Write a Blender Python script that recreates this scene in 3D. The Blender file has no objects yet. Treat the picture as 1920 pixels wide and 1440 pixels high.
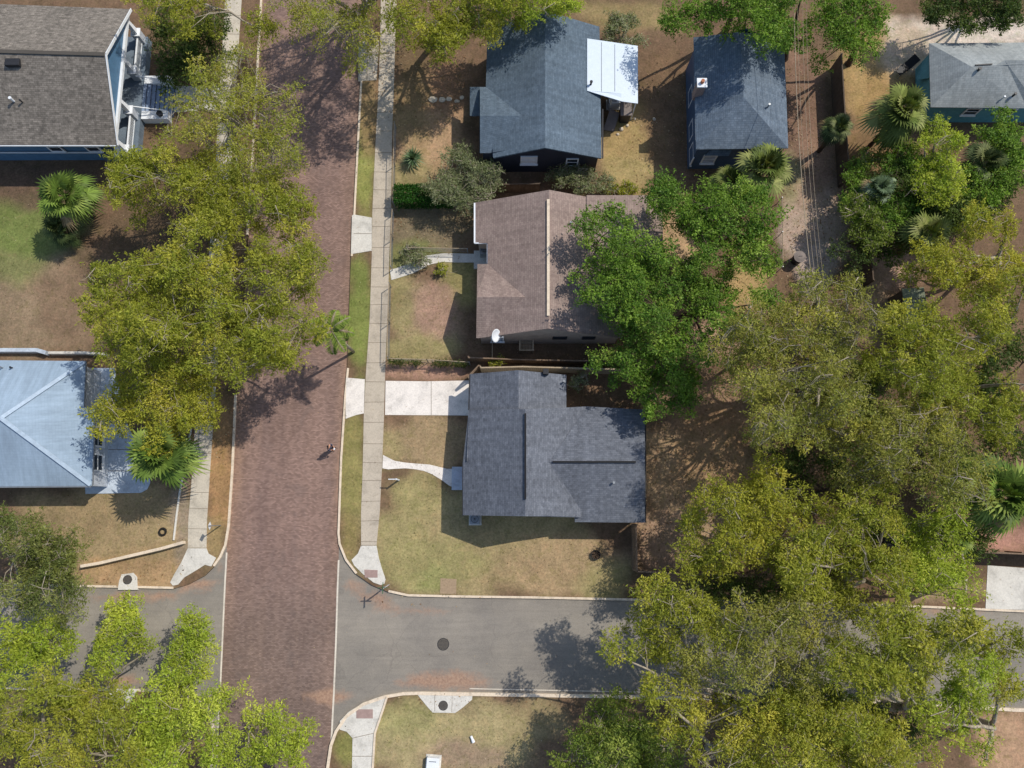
import bpy, bmesh, math, random
import numpy as np
from mathutils import Vector, geometry
R = math.radians
random.seed(7); rng = np.random.default_rng(7)
sc = bpy.context.scene; C = sc.collection

# ------------------------------------------------------------------ camera, sky, sun, exposure
F_PX, TILT, CH = 1346.0, R(10.3), 55.2
cd = bpy.data.cameras.new("camera"); cam = bpy.data.objects.new("camera", cd); C.objects.link(cam)
cam.location = (0, 0, CH); cam.rotation_euler = (TILT, 0, 0)
cd.sensor_width = 36; cd.lens = 36 * F_PX / 1920; cd.clip_start = .5; cd.clip_end = 3000
sc.camera = cam
SUN_EL = R(50); SUN_AZ = math.atan2(.81, .585)          # clockwise from +Y
world = bpy.data.worlds.new("World"); sc.world = world; world.use_nodes = True
wn = world.node_tree; bg = wn.nodes["Background"]
sky = wn.nodes.new("ShaderNodeTexSky"); sky.sky_type = 'NISHITA'; sky.sun_disc = False
sky.sun_elevation = SUN_EL; sky.sun_rotation = SUN_AZ
wn.links.new(sky.outputs[0], bg.inputs[0]); bg.inputs[1].default_value = .15
sl = bpy.data.lights.new("sun", 'SUN'); sl.energy = 3.7; sl.angle = R(.5); sl.color = (1, .945, .86)
sun = bpy.data.objects.new("sun", sl); C.objects.link(sun)
d = Vector((math.sin(SUN_AZ) * math.cos(SUN_EL), math.cos(SUN_AZ) * math.cos(SUN_EL), math.sin(SUN_EL)))
sun.rotation_euler = d.to_track_quat('Z', 'Y').to_euler(); sun.location = d * 80
sc.view_settings.view_transform = 'Standard'; sc.view_settings.look = 'None'
sc.view_settings.exposure = 0.0; sc.view_settings.gamma = 1

# ------------------------------------------------------------------ helpers
ct, st = math.cos(TILT), math.sin(TILT)
def W(px, py, z=0.0):
    """point of the real scene at height z that stands where the photo shows (px, py)"""
    u, v = px - 960, 720 - py
    dx, dy, dz = u, F_PX * st + v * ct, -F_PX * ct + v * st
    t = (CH - z) / -dz
    return Vector((dx * t, dy * t, z))
def project(x, y, z=0):
    yy = y; zz = z - CH
    fx = x; fy = yy * ct + zz * st; fz = yy * st - zz * ct
    return 960 + F_PX * fx / fz, 720 - F_PX * fy / fz
def lin(r, g, b):
    f = lambda c: ((c / 255 + .055) / 1.055) ** 2.4 if c > 10 else c / 255 / 12.92
    return (f(r), f(g), f(b))
def tag(o, label=None, cat=None, group=None, kind=None):
    if label: o['label'] = label
    if cat: o['category'] = cat
    if group: o['group'] = group
    if kind: o['kind'] = kind
    return o
def thing(name, loc, label, cat, group=None, rz=0):
    o = bpy.data.objects.new(name, None); C.objects.link(o); o.location = loc; o.rotation_euler = (0, 0, rz)
    o.empty_display_size = .3
    return tag(o, label, cat, group)
def link(name, me, mat, parent=None, world_space=True):
    o = bpy.data.objects.new(name, me); C.objects.link(o)
    if mat is not None:
        me.materials.append(mat)
    if parent is not None:
        o.parent = parent
        if world_space:      # mesh was built in world coordinates: move it into the parent's space
            par = parent; off = Vector((0, 0, 0)); 
            while par is not None:
                off += Vector(par.location); par = par.parent
            me.transform(__import__('mathutils').Matrix.Translation(-off))
    return o
def build(name, verts, faces, mat, parent=None, smooth=False, ws=True):
    me = bpy.data.meshes.new(name); me.from_pydata([tuple(v) for v in verts], [], faces); me.update()
    if smooth:
        me.shade_smooth()
    return link(name, me, mat, parent, ws)
class MB:
    """collects boxes, bars, tubes and prisms; built as ONE mesh object"""
    def __init__(s): s.v = []; s.f = []
    def add(s, v, f):
        n = len(s.v); s.v += [Vector(p) for p in v]; s.f += [tuple(i + n for i in q) for q in f]; return s
    def box(s, x0, y0, z0, x1, y1, z1):
        return s.add([(x0,y0,z0),(x1,y0,z0),(x1,y1,z0),(x0,y1,z0),(x0,y0,z1),(x1,y0,z1),(x1,y1,z1),(x0,y1,z1)],
                     [(3,2,1,0),(4,5,6,7),(0,1,5,4),(1,2,6,5),(2,3,7,6),(3,0,4,7)])
    def obox(s, c, sx, sy, z0, z1, a=0):
        ca, sa = math.cos(a), math.sin(a)
        p = [(c[0] + ca*x - sa*y, c[1] + sa*x + ca*y) for x, y in ((-sx/2,-sy/2),(sx/2,-sy/2),(sx/2,sy/2),(-sx/2,sy/2))]
        return s.prism(p, z0, z1)
    def prism(s, pts, z0, z1):
        pts = [(p[0], p[1]) for p in pts]
        ar = sum(pts[i][0]*pts[(i+1)%len(pts)][1] - pts[(i+1)%len(pts)][0]*pts[i][1] for i in range(len(pts)))
        if ar < 0: pts = pts[::-1]
        n = len(pts); v = [(x, y, z0) for x, y in pts] + [(x, y, z1) for x, y in pts]
        f = [(i, (i+1) % n, n + (i+1) % n, n + i) for i in range(n)]
        tris = geometry.tessellate_polygon([[Vector((x, y, 0)) for x, y in pts]])
        for t in tris:
            a, b, c = t
            nz = (pts[b][0]-pts[a][0])*(pts[c][1]-pts[a][1]) - (pts[c][0]-pts[a][0])*(pts[b][1]-pts[a][1])
            if nz < 0: a, c = c, a
            f += [(n+a, n+b, n+c), (c, b, a)]
        return s.add(v, f)
    def bar(s, a, b, w, h=None, up=Vector((0,0,1))):
        a, b = Vector(a), Vector(b); h = h or w; d_ = (b - a)
        if d_.length < 1e-6: return s
        d_.normalize()
        x = d_.cross(up)
        if x.length < 1e-3: x = d_.cross(Vector((1,0,0)))
        x.normalize(); y = x.cross(d_)
        v = [p + x*sx*w/2 + y*sy*h/2 for p in (a, b) for sx, sy in ((-1,-1),(1,-1),(1,1),(-1,1))]
        return s.add(v, [(3,2,1,0),(4,5,6,7),(0,1,5,4),(1,2,6,5),(2,3,7,6),(3,0,4,7)])
    def tube(s, pts, rad, n=8):
        pts = [Vector(p) for p in pts]
        if not hasattr(rad, '__len__'): rad = [rad] * len(pts)
        v = []; f = []
        for i, p in enumerate(pts):
            t = (pts[min(i+1, len(pts)-1)] - pts[max(i-1, 0)]).normalized()
            x = t.cross(Vector((0,0,1)))
            if x.length < .05: x = t.cross(Vector((1,0,0)))
            x.normalize(); y = t.cross(x)
            for k in range(n):
                a = 2*math.pi*k/n; v.append(p + (x*math.cos(a) + y*math.sin(a)) * rad[i])
        for i in range(len(pts)-1):
            for k in range(n):
                f.append((i*n+k, i*n+(k+1)%n, (i+1)*n+(k+1)%n, (i+1)*n+k))
        f += [tuple(range(n))[::-1], tuple((len(pts)-1)*n + k for k in range(n))]
        return s.add(v, f)
    def cyl(s, c, r, z0, z1, n=24, r1=None):
        r1 = r if r1 is None else r1
        v = [(c[0]+r*math.cos(2*math.pi*k/n), c[1]+r*math.sin(2*math.pi*k/n), z0) for k in range(n)] + \
            [(c[0]+r1*math.cos(2*math.pi*k/n), c[1]+r1*math.sin(2*math.pi*k/n), z1) for k in range(n)]
        return s.add(v, [(k,(k+1)%n,n+(k+1)%n,n+k) for k in range(n)] + [tuple(range(n))[::-1], tuple(range(n,2*n))])
    def torus(s, c, R_, r, axis='Z', n=28, m=8):
        v = []; f = []
        for i in range(n):
            a = 2*math.pi*i/n
            for j in range(m):
                b = 2*math.pi*j/m; q = R_ + r*math.cos(b)
                v.append((c[0]+q*math.cos(a), c[1]+q*math.sin(a), c[2]+r*math.sin(b)))
        for i in range(n):
            for j in range(m):
                f.append((i*m+j, ((i+1)%n)*m+j, ((i+1)%n)*m+(j+1)%m, i*m+(j+1)%m))
        return s.add(v, f)
    def build(s, name, mat, parent=None, smooth=False, bevel=0):
        o = build(name, s.v, s.f, mat, parent, smooth)
        if bevel:
            m = o.modifiers.new("bevel", 'BEVEL'); m.width = bevel; m.segments = 2; m.limit_method = 'ANGLE'
        return o

# ------------------------------------------------------------------ node helpers / materials
class NT:
    def __init__(s, name):
        s.m = bpy.data.materials.new(name); s.m.use_nodes = True; s.t = s.m.node_tree
        s.b = s.t.nodes["Principled BSDF"]; s.b.inputs["Specular IOR Level"].default_value = .25
        s.out = s.t.nodes["Material Output"]
    def n(s, typ, ins=None, **kw):
        nd = s.t.nodes.new(typ)
        for k, v in kw.items(): setattr(nd, k, v)
        for k, v in (ins or {}).items():
            if hasattr(v, 'is_output') or isinstance(v, bpy.types.NodeSocket): s.t.links.new(v, nd.inputs[k])
            else: nd.inputs[k].default_value = v
        return nd
    def coord(s, which='Object'):
        return s.n('ShaderNodeTexCoord').outputs[which]
    def pos(s): return s.n('ShaderNodeNewGeometry').outputs['Position']
    def noise(s, vec, scale, detail=4, rough=.6, dist=0):
        return s.n('ShaderNodeTexNoise', {'Vector': vec, 'Scale': scale, 'Detail': detail, 'Roughness': rough, 'Distortion': dist}).outputs['Fac']
    def ramp(s, fac, stops):
        r = s.n('ShaderNodeValToRGB', {'Fac': fac}); e = r.color_ramp.elements
        while len(e) < len(stops): e.new(.5)
        for el, (p, c) in zip(e, stops): el.position = p; el.color = (*c, 1) if hasattr(c, '__len__') else (c, c, c, 1)
        return r.outputs['Color']
    def mix(s, a, b, fac, mode='MIX'):
        m = s.n('ShaderNodeMix', data_type='RGBA', blend_type=mode)
        for idx, v in ((0, fac), (6, a), (7, b)):
            if isinstance(v, bpy.types.NodeSocket): s.t.links.new(v, m.inputs[idx])
            else: m.inputs[idx].default_value = v if idx == 0 else ((*v, 1) if len(v) == 3 else v)
        return m.outputs[2]
    def math(s, op, a, b=0.0, clamp=False):
        m = s.n('ShaderNodeMath', operation=op); m.use_clamp = clamp
        for i, v in enumerate((a, b)):
            if isinstance(v, bpy.types.NodeSocket): s.t.links.new(v, m.inputs[i])
            else: m.inputs[i].default_value = v
        return m.outputs[0]
    def attr(s, name, out='Color'): return s.n('ShaderNodeAttribute', attribute_name=name).outputs[out]
    def bump(s, h, strength=.3, dist=.02):
        b = s.n('ShaderNodeBump', {'Height': h, 'Strength': strength, 'Distance': dist})
        s.t.links.new(b.outputs[0], s.b.inputs['Normal'])
    def set(s, col=None, rough=.85, metal=0):
        if isinstance(col, bpy.types.NodeSocket): s.t.links.new(col, s.b.inputs['Base Color'])
        elif col is not None: s.b.inputs['Base Color'].default_value = (*col, 1)
        if isinstance(rough, bpy.types.NodeSocket): s.t.links.new(rough, s.b.inputs['Roughness'])
        else: s.b.inputs['Roughness'].default_value = rough
        s.b.inputs['Metallic'].default_value = metal
        return s.m
def sc3(c, k): return tuple(min(1, x*k) for x in c)
def m_plain(name, rgb, rough=.6, metal=0, var=.18, scale=3):
    m = NT(name); c = lin(*rgb)
    f = m.noise(m.pos(), scale, 5); 
    return m.set(m.ramp(f, [(.25, sc3(c, 1-var)), (.75, sc3(c, 1+var))]), rough, metal)
def m_ground():
    m = NT("soil_and_grass"); p = m.pos()
    z = m.attr('zone')
    big = m.ramp(m.noise(p, .45, 7, .7), [(.3, .72), (.5, 1.0), (.7, 1.26)])
    fine = m.ramp(m.noise(p, 5.5, 6, .75), [(.28, .62), (.5, 1.0), (.74, 1.42)])
    mid = m.ramp(m.noise(p, 1.6, 5, .7, .6), [(.32, (.82, .86, .72)), (.5, (1, 1, 1)), (.7, (1.18, 1.1, 1.08))])
    c = m.mix(z, big, 1, 'MULTIPLY'); c = m.mix(c, fine, 1, 'MULTIPLY'); c = m.mix(c, mid, 1, 'MULTIPLY')
    # bare earth showing in worn places, green blades in others
    bare = m.math('MULTIPLY', m.ramp(m.noise(p, .9, 6, .7, 1.2), [(.56, 0.0), (.70, 1.0)]), .4)
    c = m.mix(c, m.mix(c, lin(172, 140, 108), .55), bare)
    spk = m.n('ShaderNodeTexVoronoi', {'Vector': p, 'Scale': 4.2, 'Randomness': 1.0})
    sp = m.math('LESS_THAN', spk.outputs['Distance'], .10)
    rnd = m.n('ShaderNodeSeparateColor', {'Color': spk.outputs['Color']})
    sp = m.math('MULTIPLY', sp, m.math('GREATER_THAN', rnd.outputs[0], .80))
    c = m.mix(c, m.ramp(rnd.outputs[1], [(.3, lin(95, 70, 48)), (.6, lin(175, 150, 115)), (.9, lin(205, 195, 170))]), m.math('MULTIPLY', sp, .75))
    m.bump(m.noise(p, 7, 6, .8), .55, .05)
    return m.set(c, .95)
def road_common(m, c, p):
    dm = m.attr('dirt', 'Fac')
    nz = m.noise(p, 1.1, 9, .78, .6)
    k = m.ramp(m.math('ADD', dm, m.math('MULTIPLY', m.math('SUBTRACT', nz, .5), 1.3)), [(.34, 0.0), (.82, 1.0)])
    dcol = m.ramp(m.noise(p, 6, 6, .75), [(.3, lin(132, 104, 86)), (.5, lin(162, 130, 108)), (.72, lin(188, 156, 130))])
    return m.mix(c, dcol, m.math('MULTIPLY', k, .85))
def m_brick():
    m = NT("brick_paving"); p = m.pos()
    b = m.n('ShaderNodeTexBrick', {'Vector': p, 'Color1': (*lin(150, 127, 117), 1), 'Color2': (*lin(121, 101, 93), 1),
            'Mortar': (*lin(104, 88, 80), 1), 'Scale': 1.0, 'Mortar Size': .008, 'Mortar Smooth': .4, 'Bias': 0.0,
            'Brick Width': .205, 'Row Height': .095})
    b.offset = .5
    st_ = m.n('ShaderNodeMapping', {'Vector': p, 'Scale': (.9, 4.5, 1)}).outputs[0]
    row = m.ramp(m.noise(st_, 2.2, 6, .72), [(.3, (.8, .79, .79)), (.5, (1, 1, 1)), (.72, (1.16, 1.14, 1.12))])
    big = m.ramp(m.noise(p, .22, 5, .6), [(.3, .86), (.7, 1.13)])
    c = m.mix(b.outputs[0], row, 1, 'MULTIPLY'); c = m.mix(c, big, 1, 'MULTIPLY')
    lane = m.n('ShaderNodeMapping', {'Vector': p, 'Scale': (.75, .05, 1), 'Rotation': (0, 0, .06)}).outputs[0]
    c = m.mix(c, m.ramp(m.noise(lane, 1.0, 4, .6), [(.34, (.88, .88, .9)), (.66, (1.1, 1.08, 1.05))]), 1, 'MULTIPLY')
    pt = m.math('MULTIPLY', m.ramp(m.noise(p, .55, 7, .7, 1.2), [(.55, 0.0), (.68, 1.0)]), .4)
    c = m.mix(c, lin(104, 92, 88), pt)
    c = m.mix(c, m.attr('zone'), 1, 'MULTIPLY')
    c = road_common(m, c, p)
    m.bump(b.outputs[1], -.25, .01)
    return m.set(c, .86)
def m_asphalt():
    m = NT("asphalt"); p = m.pos()
    fine = m.ramp(m.noise(p, 14, 4, .8), [(.3, .82), (.7, 1.18)])
    big = m.ramp(m.noise(p, .3, 6, .65), [(.3, (.84, .85, .87)), (.7, (1.13, 1.12, 1.09))])
    stx = m.n('ShaderNodeMapping', {'Vector': p, 'Scale': (.25, 3.0, 1)}).outputs[0]
    streak = m.ramp(m.noise(stx, 1.1, 6, .7), [(.3, .9), (.7, 1.08)])
    c = m.mix(m.attr('zone'), fine, 1, 'MULTIPLY'); c = m.mix(c, big, 1, 'MULTIPLY'); c = m.mix(c, streak, 1, 'MULTIPLY')
    pt = m.math('MULTIPLY', m.ramp(m.noise(p, .42, 6, .65, .8), [(.54, 0.0), (.60, 1.0)]), .16)
    c = m.mix(c, lin(112, 106, 100), pt)
    vo = m.n('ShaderNodeTexVoronoi', {'Vector': m.mix(p, m.n('ShaderNodeTexNoise', {'Vector': p, 'Scale': .8, 'Detail': 5}).outputs['Color'], .5), 'Scale': .32}, feature='DISTANCE_TO_EDGE')
    cr = m.math('MULTIPLY', m.math('LESS_THAN', vo.outputs[0], .0035), .22)
    c = m.mix(c, lin(96, 90, 84), cr)
    c = road_common(m, c, p)
    m.bump(m.noise(p, 25, 3), .2, .01)
    return m.set(c, .9)
def m_concrete(name, rgb, stain=.5, scale=1.0):
    m = NT(name); p = m.pos(); c0 = lin(*rgb)
    a = m.ramp(m.noise(p, .8*scale, 7, .7, .5), [(.3, sc3(c0, .72)), (.5, c0), (.75, sc3(c0, 1.12))])
    f = m.ramp(m.noise(p, 9, 5, .75), [(.3, .84), (.7, 1.13)])
    c = m.mix(a, f, 1, 'MULTIPLY')
    s_ = m.math('MULTIPLY', m.ramp(m.noise(p, 1.7, 7, .72, 1), [(.56, 0.0), (.72, 1.0)]), stain)
    c = m.mix(c, sc3(lin(135, 122, 105), 1), s_)
    m.bump(m.noise(p, 12, 4), .2, .01)
    return m.set(c, .9)
def m_shingle(name, c1, c2, w=.32, h=.145, mott=.35, line=.72, rough=.88):
    m = NT(name); uv = m.n('ShaderNodeUVMap', uv_map='UVMap').outputs[0]
    b = m.n('ShaderNodeTexBrick', {'Vector': uv, 'Color1': (*lin(*c1), 1), 'Color2': (*lin(*c2), 1), 'Mortar': (*sc3(lin(*c2), line), 1),
            'Scale': 1.0, 'Mortar Size': .012, 'Mortar Smooth': .7, 'Bias': -.1, 'Brick Width': w, 'Row Height': h}); b.offset = .37
    p = m.pos()
    mo = m.ramp(m.noise(uv, 3.2, 6, .8), [(.28, 1 - mott), (.5, 1.0), (.74, 1 + mott)])
    big = m.ramp(m.noise(p, .3, 5, .62), [(.3, .88), (.72, 1.12)])
    # weathering runs down the slope
    run = m.n('ShaderNodeMapping', {'Vector': uv, 'Scale': (1.6, .18, 1)}).outputs[0]
    ru = m.ramp(m.noise(run, 1.3, 6, .7), [(.3, .8), (.7, 1.14)])
    c = m.mix(b.outputs[0], mo, 1, 'MULTIPLY'); c = m.mix(c, big, 1, 'MULTIPLY'); c = m.mix(c, ru, 1, 'MULTIPLY')
    m.bump(b.outputs[1], -.5, .012)
    return m.set(c, rough)
def m_siding(name, rgb, rough=.6):
    m = NT(name); p = m.pos(); s_ = m.n('ShaderNodeSeparateXYZ', {'Vector': p})
    w = m.math('FRACT', m.math('MULTIPLY', s_.outputs[2], 7.0))
    c0 = lin(*rgb)
    c = m.ramp(w, [(0, sc3(c0, .55)), (.12, c0), (1, sc3(c0, 1.06))])
    c = m.mix(c, m.ramp(m.noise(p, 2, 6, .7), [(.3, .82), (.7, 1.12)]), 1, 'MULTIPLY')
    m.bump(w, .35, .02)
    return m.set(c, rough)
def m_wood(name, c1, c2):
    m = NT(name); p = m.pos()
    st_ = m.n('ShaderNodeMapping', {'Vector': p, 'Scale': (6, 6, .7)}).outputs[0]
    f = m.noise(st_, 2.2, 6, .7)
    c = m.ramp(f, [(.3, lin(*c1)), (.7, lin(*c2))])
    c = m.mix(c, m.ramp(m.noise(p, .9, 5), [(.3, .78), (.7, 1.2)]), 1, 'MULTIPLY')
    return m.set(c, .85)
def m_leaf(name, trans=.42):
    m = NT(name); col = m.attr('leafcol')
    m.t.nodes.remove(m.b)
    df = m.n('ShaderNodeBsdfDiffuse', {'Color': col}); 
    tc = m.mix(col, (1.0, 1.0, .5), 1, 'MULTIPLY')
    tr = m.n('ShaderNodeBsdfTranslucent', {'Color': tc}); gl = m.n('ShaderNodeBsdfGlossy', {'Roughness': .5, 'Color': (.6, .6, .55, 1)})
    a = m.n('ShaderNodeMixShader', {0: trans, 1: df.outputs[0], 2: tr.outputs[0]})
    b = m.n('ShaderNodeMixShader', {0: .018, 1: a.outputs[0], 2: gl.outputs[0]})
    m.t.links.new(b.outputs[0], m.out.inputs[0]); return m.m
def m_bark(name, c1, c2):
    m = NT(name); p = m.pos()
    c = m.ramp(m.noise(p, 4, 6, .75), [(.3, lin(*c1)), (.7, lin(*c2))])
    m.bump(m.noise(p, 9, 5, .8), .6, .03)
    return m.set(c, .92)
def m_glass(name, rgb=(40, 48, 58)):
    m = NT(name); return m.set(lin(*rgb), .12)

M = {}
M['ground'] = m_ground(); M['brick'] = m_brick(); M['asphalt'] = m_asphalt()
M['walk'] = m_concrete('old_sidewalk_concrete', (186, 174, 156), .45)
M['walk_left'] = m_concrete('weathered_sidewalk_concrete', (196, 186, 168), .55)
M['drive'] = m_concrete('new_white_concrete', (228, 220, 210), .42)
M['kerb'] = m_concrete('kerb_concrete', (220, 202, 178), .3, 2)
M['slab'] = m_concrete('light_slab_concrete', (208, 203, 192), .25)
M['header'] = m_concrete('header_concrete', (212, 202, 186), .35, 2)
M['pad'] = m_plain('tactile_pad_rubber', (158, 134, 126), .8)
M['joint'] = m_plain('joint_filler', (124, 112, 98), .9)
M['blue_slab'] = m_concrete('bluish_slab_concrete', (188, 198, 208), .3)
M['roof_brown'] = m_shingle('taupe_shingles', (152, 134, 124), (136, 118, 110), .3, .15, .22, .7)
M['roof_nw'] = m_shingle('mottled_grey_brown_shingles', (134, 126, 116), (104, 98, 90), .34, .15, .55, .62)
M['roof_white'] = m_shingle('pale_blue_shingles', (150, 168, 184), (146, 164, 180), .4, .2, .06, .92)
M['roof_navy'] = m_shingle('slate_blue_shingles', (96, 110, 122), (82, 96, 108), .3, .145, .3, .78)
M['roof_blue'] = m_shingle('blue_grey_shingles', (108, 120, 132), (92, 105, 118), .3, .16, .28, .66)
M['roof_pale'] = m_shingle('pale_grey_shingles', (158, 162, 160), (144, 149, 148), .3, .16, .2, .8)
M['roof_main'] = m_shingle('charcoal_shingles', (112, 116, 124), (94, 98, 106), .3, .145, .36, .8)
M['white'] = m_plain('white_paint', (225, 228, 230), .45, var=.06)
M['white_metal'] = m_plain('white_sheet_metal', (196, 208, 218), .4, var=.05)
M['blue_sid'] = m_siding('blue_siding', (84, 120, 150)); M['navy_sid'] = m_siding('dark_navy_siding', (52, 56, 68))
M['slate_sid'] = m_siding('slate_blue_siding', (74, 96, 124)); M['teal_sid'] = m_plain('teal_stucco', (88, 142, 152), .7)
M['beige_sid'] = m_siding('beige_siding', (176, 160, 146)); M['grey_sid'] = m_siding('pale_grey_siding', (180, 186, 194))
M['cream_sid'] = m_siding('light_grey_siding', (196, 198, 198))
M['deck'] = m_wood('porch_deck_paint', (88, 100, 112), (120, 132, 142))
M['glass'] = m_glass('window_glass'); M['blind'] = m_plain('window_blind', (176, 186, 205), .5)
M['dark'] = m_plain('dark_metal', (48, 48, 50), .5); M['black'] = m_plain('black_vinyl', (26, 26, 28), .5)
M['iron'] = m_plain('cast_iron', (92, 86, 78), .7, var=.3, scale=12); M['grey_metal'] = m_plain('galvanised_metal', (150, 154, 156), .4, .5)
M['wood'] = m_wood('weathered_fence_wood', (98, 80, 66), (146, 124, 102)); M['wood_pale'] = m_wood('pale_fence_wood', (150, 134, 112), (184, 166, 140))
M['wood_dark'] = m_wood('dark_fence_wood', (70, 58, 48), (104, 90, 76)); M['wood_green'] = m_wood('mossy_deck_wood', (96, 104, 86), (134, 138, 116))
M['leaf'] = m_leaf('leaves'); M['palm'] = m_leaf('palm_fronds', .15)
M['bark'] = m_bark('grey_bark', (112, 100, 84), (184, 174, 154)); M['bark_dark'] = m_bark('brown_bark', (58, 46, 38), (98, 82, 68))
M['skin'] = m_plain('skin', (186, 138, 110), .6, var=.05); M['cloth_grey'] = m_plain('grey_shirt_cloth', (70, 74, 92), .9)
M['cloth_dark'] = m_plain('dark_trouser_cloth', (40, 42, 52), .9); M['hair'] = m_plain('dark_hair', (34, 32, 34), .7)
M['rubber'] = m_plain('tyre_rubber', (38, 35, 32), .9); M['terracotta'] = m_plain('terracotta', (170, 110, 80), .8)
M['sheet'] = m_plain('faded_tarp', (128, 118, 112), .8); M['red'] = m_plain('red_sign_sheet', (160, 30, 28), .45)
M['green_sign'] = m_plain('green_sign_sheet', (30, 100, 60), .45); M['stone'] = m_concrete('paver_stone', (206, 192, 170), .3)

# ------------------------------------------------------------------ ground, roads
def ext(pts, i0, i1, dist=260):
    a, b = pts[i0], pts[i1]; d_ = (b - a).normalized(); return b + d_ * dist
def L(pp, z=0): return [W(x, y, z) for x, y in pp]
NW = L([(491,0),(475,290),(465,440),(443,740),(437,880),(430,985),(424,1022),(414,1045),(402,1062),(385,1079),(355,1095),(325,1104),(240,1102),(170,1101),(0,1097)])
NW = [NW[0] + Vector((.8, 250, 0))] + NW + [NW[-1] + Vector((-250, 1, 0))]
SWp = L([(0,1289),(160,1291),(300,1293),(360,1302),(392,1330),(402,1370),(398,1440)])
SWp = [SWp[0] + Vector((-250, 1, 0))] + SWp + [SWp[-1] + Vector((-1, -250, 0))]
SE = L([(612,1440),(618,1398),(628,1370),(648,1341),(680,1318),(720,1304),(756,1298),(790,1297),(1200,1304),(1650,1313),(1900,1328)])
SE = [SE[0] + Vector((-1, -250, 0))] + SE + [SE[-1] + Vector((250, -8, 0))]
NE = L([(1920,1148),(1660,1136),(1230,1127),(1000,1122),(850,1120),(765,1118),(728,1110),(697,1097),(667,1076),(647,1050),(635,1020),(633,1000),(638,860),(646,740),(651,690),(658,480),(663,400),(668,300),(676,150),(686,0)])
NE = [NE[0] + Vector((250, -8, 0))] + NE + [NE[-1] + Vector((.8, 250, 0))]
road_poly = NW[::1] + SWp + SE + NE
def inside(poly, x, y):
    """vectorised even-odd test"""
    x = np.asarray(x, float); y = np.asarray(y, float); r = np.zeros(x.shape, bool); n = len(poly)
    for i in range(n):
        x0, y0 = poly[i][0], poly[i][1]; x1, y1 = poly[(i+1) % n][0], poly[(i+1) % n][1]
        if y0 == y1: continue
        c = ((y0 > y) != (y1 > y)) & (x < (x1 - x0) * (y - y0) / (y1 - y0) + x0); r ^= c
    return r
def projv(x, y):
    zz = -CH; fy = y * ct + zz * st; fz = y * st - zz * ct
    return 960 + F_PX * x / fz, 720 - F_PX * fy / fz
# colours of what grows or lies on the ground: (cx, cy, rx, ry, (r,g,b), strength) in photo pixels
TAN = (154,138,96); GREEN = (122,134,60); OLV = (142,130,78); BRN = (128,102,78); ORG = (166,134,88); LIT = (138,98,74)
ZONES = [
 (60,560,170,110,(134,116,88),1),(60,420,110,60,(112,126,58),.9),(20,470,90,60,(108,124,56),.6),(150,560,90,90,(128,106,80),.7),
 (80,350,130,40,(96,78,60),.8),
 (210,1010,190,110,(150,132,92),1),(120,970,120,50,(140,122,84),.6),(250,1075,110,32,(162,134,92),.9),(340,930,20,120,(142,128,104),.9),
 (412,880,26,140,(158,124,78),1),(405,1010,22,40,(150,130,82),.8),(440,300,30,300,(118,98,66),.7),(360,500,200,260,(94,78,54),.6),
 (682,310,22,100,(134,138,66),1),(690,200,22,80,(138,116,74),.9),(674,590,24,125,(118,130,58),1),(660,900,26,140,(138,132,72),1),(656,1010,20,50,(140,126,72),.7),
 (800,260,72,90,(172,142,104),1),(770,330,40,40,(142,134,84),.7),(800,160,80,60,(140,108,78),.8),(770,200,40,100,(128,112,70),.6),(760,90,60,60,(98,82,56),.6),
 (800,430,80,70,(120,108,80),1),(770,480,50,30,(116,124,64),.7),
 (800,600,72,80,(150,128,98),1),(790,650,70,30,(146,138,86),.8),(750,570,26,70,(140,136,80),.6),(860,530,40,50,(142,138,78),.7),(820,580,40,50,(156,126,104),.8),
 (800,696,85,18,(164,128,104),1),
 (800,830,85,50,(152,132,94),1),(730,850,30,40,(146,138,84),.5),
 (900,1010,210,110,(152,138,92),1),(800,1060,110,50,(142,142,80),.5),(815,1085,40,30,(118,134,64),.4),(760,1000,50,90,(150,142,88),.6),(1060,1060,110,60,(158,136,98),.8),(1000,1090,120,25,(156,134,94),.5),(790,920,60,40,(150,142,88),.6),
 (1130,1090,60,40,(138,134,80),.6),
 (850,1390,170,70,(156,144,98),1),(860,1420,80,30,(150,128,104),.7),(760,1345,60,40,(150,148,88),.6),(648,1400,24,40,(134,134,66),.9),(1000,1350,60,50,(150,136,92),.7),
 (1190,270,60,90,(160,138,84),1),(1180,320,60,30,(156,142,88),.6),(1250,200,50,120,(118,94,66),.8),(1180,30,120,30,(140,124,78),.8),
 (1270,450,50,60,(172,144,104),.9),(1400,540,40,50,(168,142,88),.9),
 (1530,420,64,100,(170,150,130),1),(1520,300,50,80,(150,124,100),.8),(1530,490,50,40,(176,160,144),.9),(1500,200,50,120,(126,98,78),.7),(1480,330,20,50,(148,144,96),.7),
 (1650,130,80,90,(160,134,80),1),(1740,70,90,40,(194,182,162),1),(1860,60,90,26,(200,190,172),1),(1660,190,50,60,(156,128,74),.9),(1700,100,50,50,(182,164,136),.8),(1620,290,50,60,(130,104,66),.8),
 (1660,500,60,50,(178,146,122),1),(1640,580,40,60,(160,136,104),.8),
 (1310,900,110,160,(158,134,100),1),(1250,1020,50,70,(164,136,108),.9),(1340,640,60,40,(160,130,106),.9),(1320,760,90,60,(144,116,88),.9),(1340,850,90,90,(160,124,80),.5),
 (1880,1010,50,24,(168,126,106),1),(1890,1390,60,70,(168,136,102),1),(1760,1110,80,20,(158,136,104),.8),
 (100,1340,140,60,(128,120,70),.6),(400,1380,30,60,(136,126,72),.7)]
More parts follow.
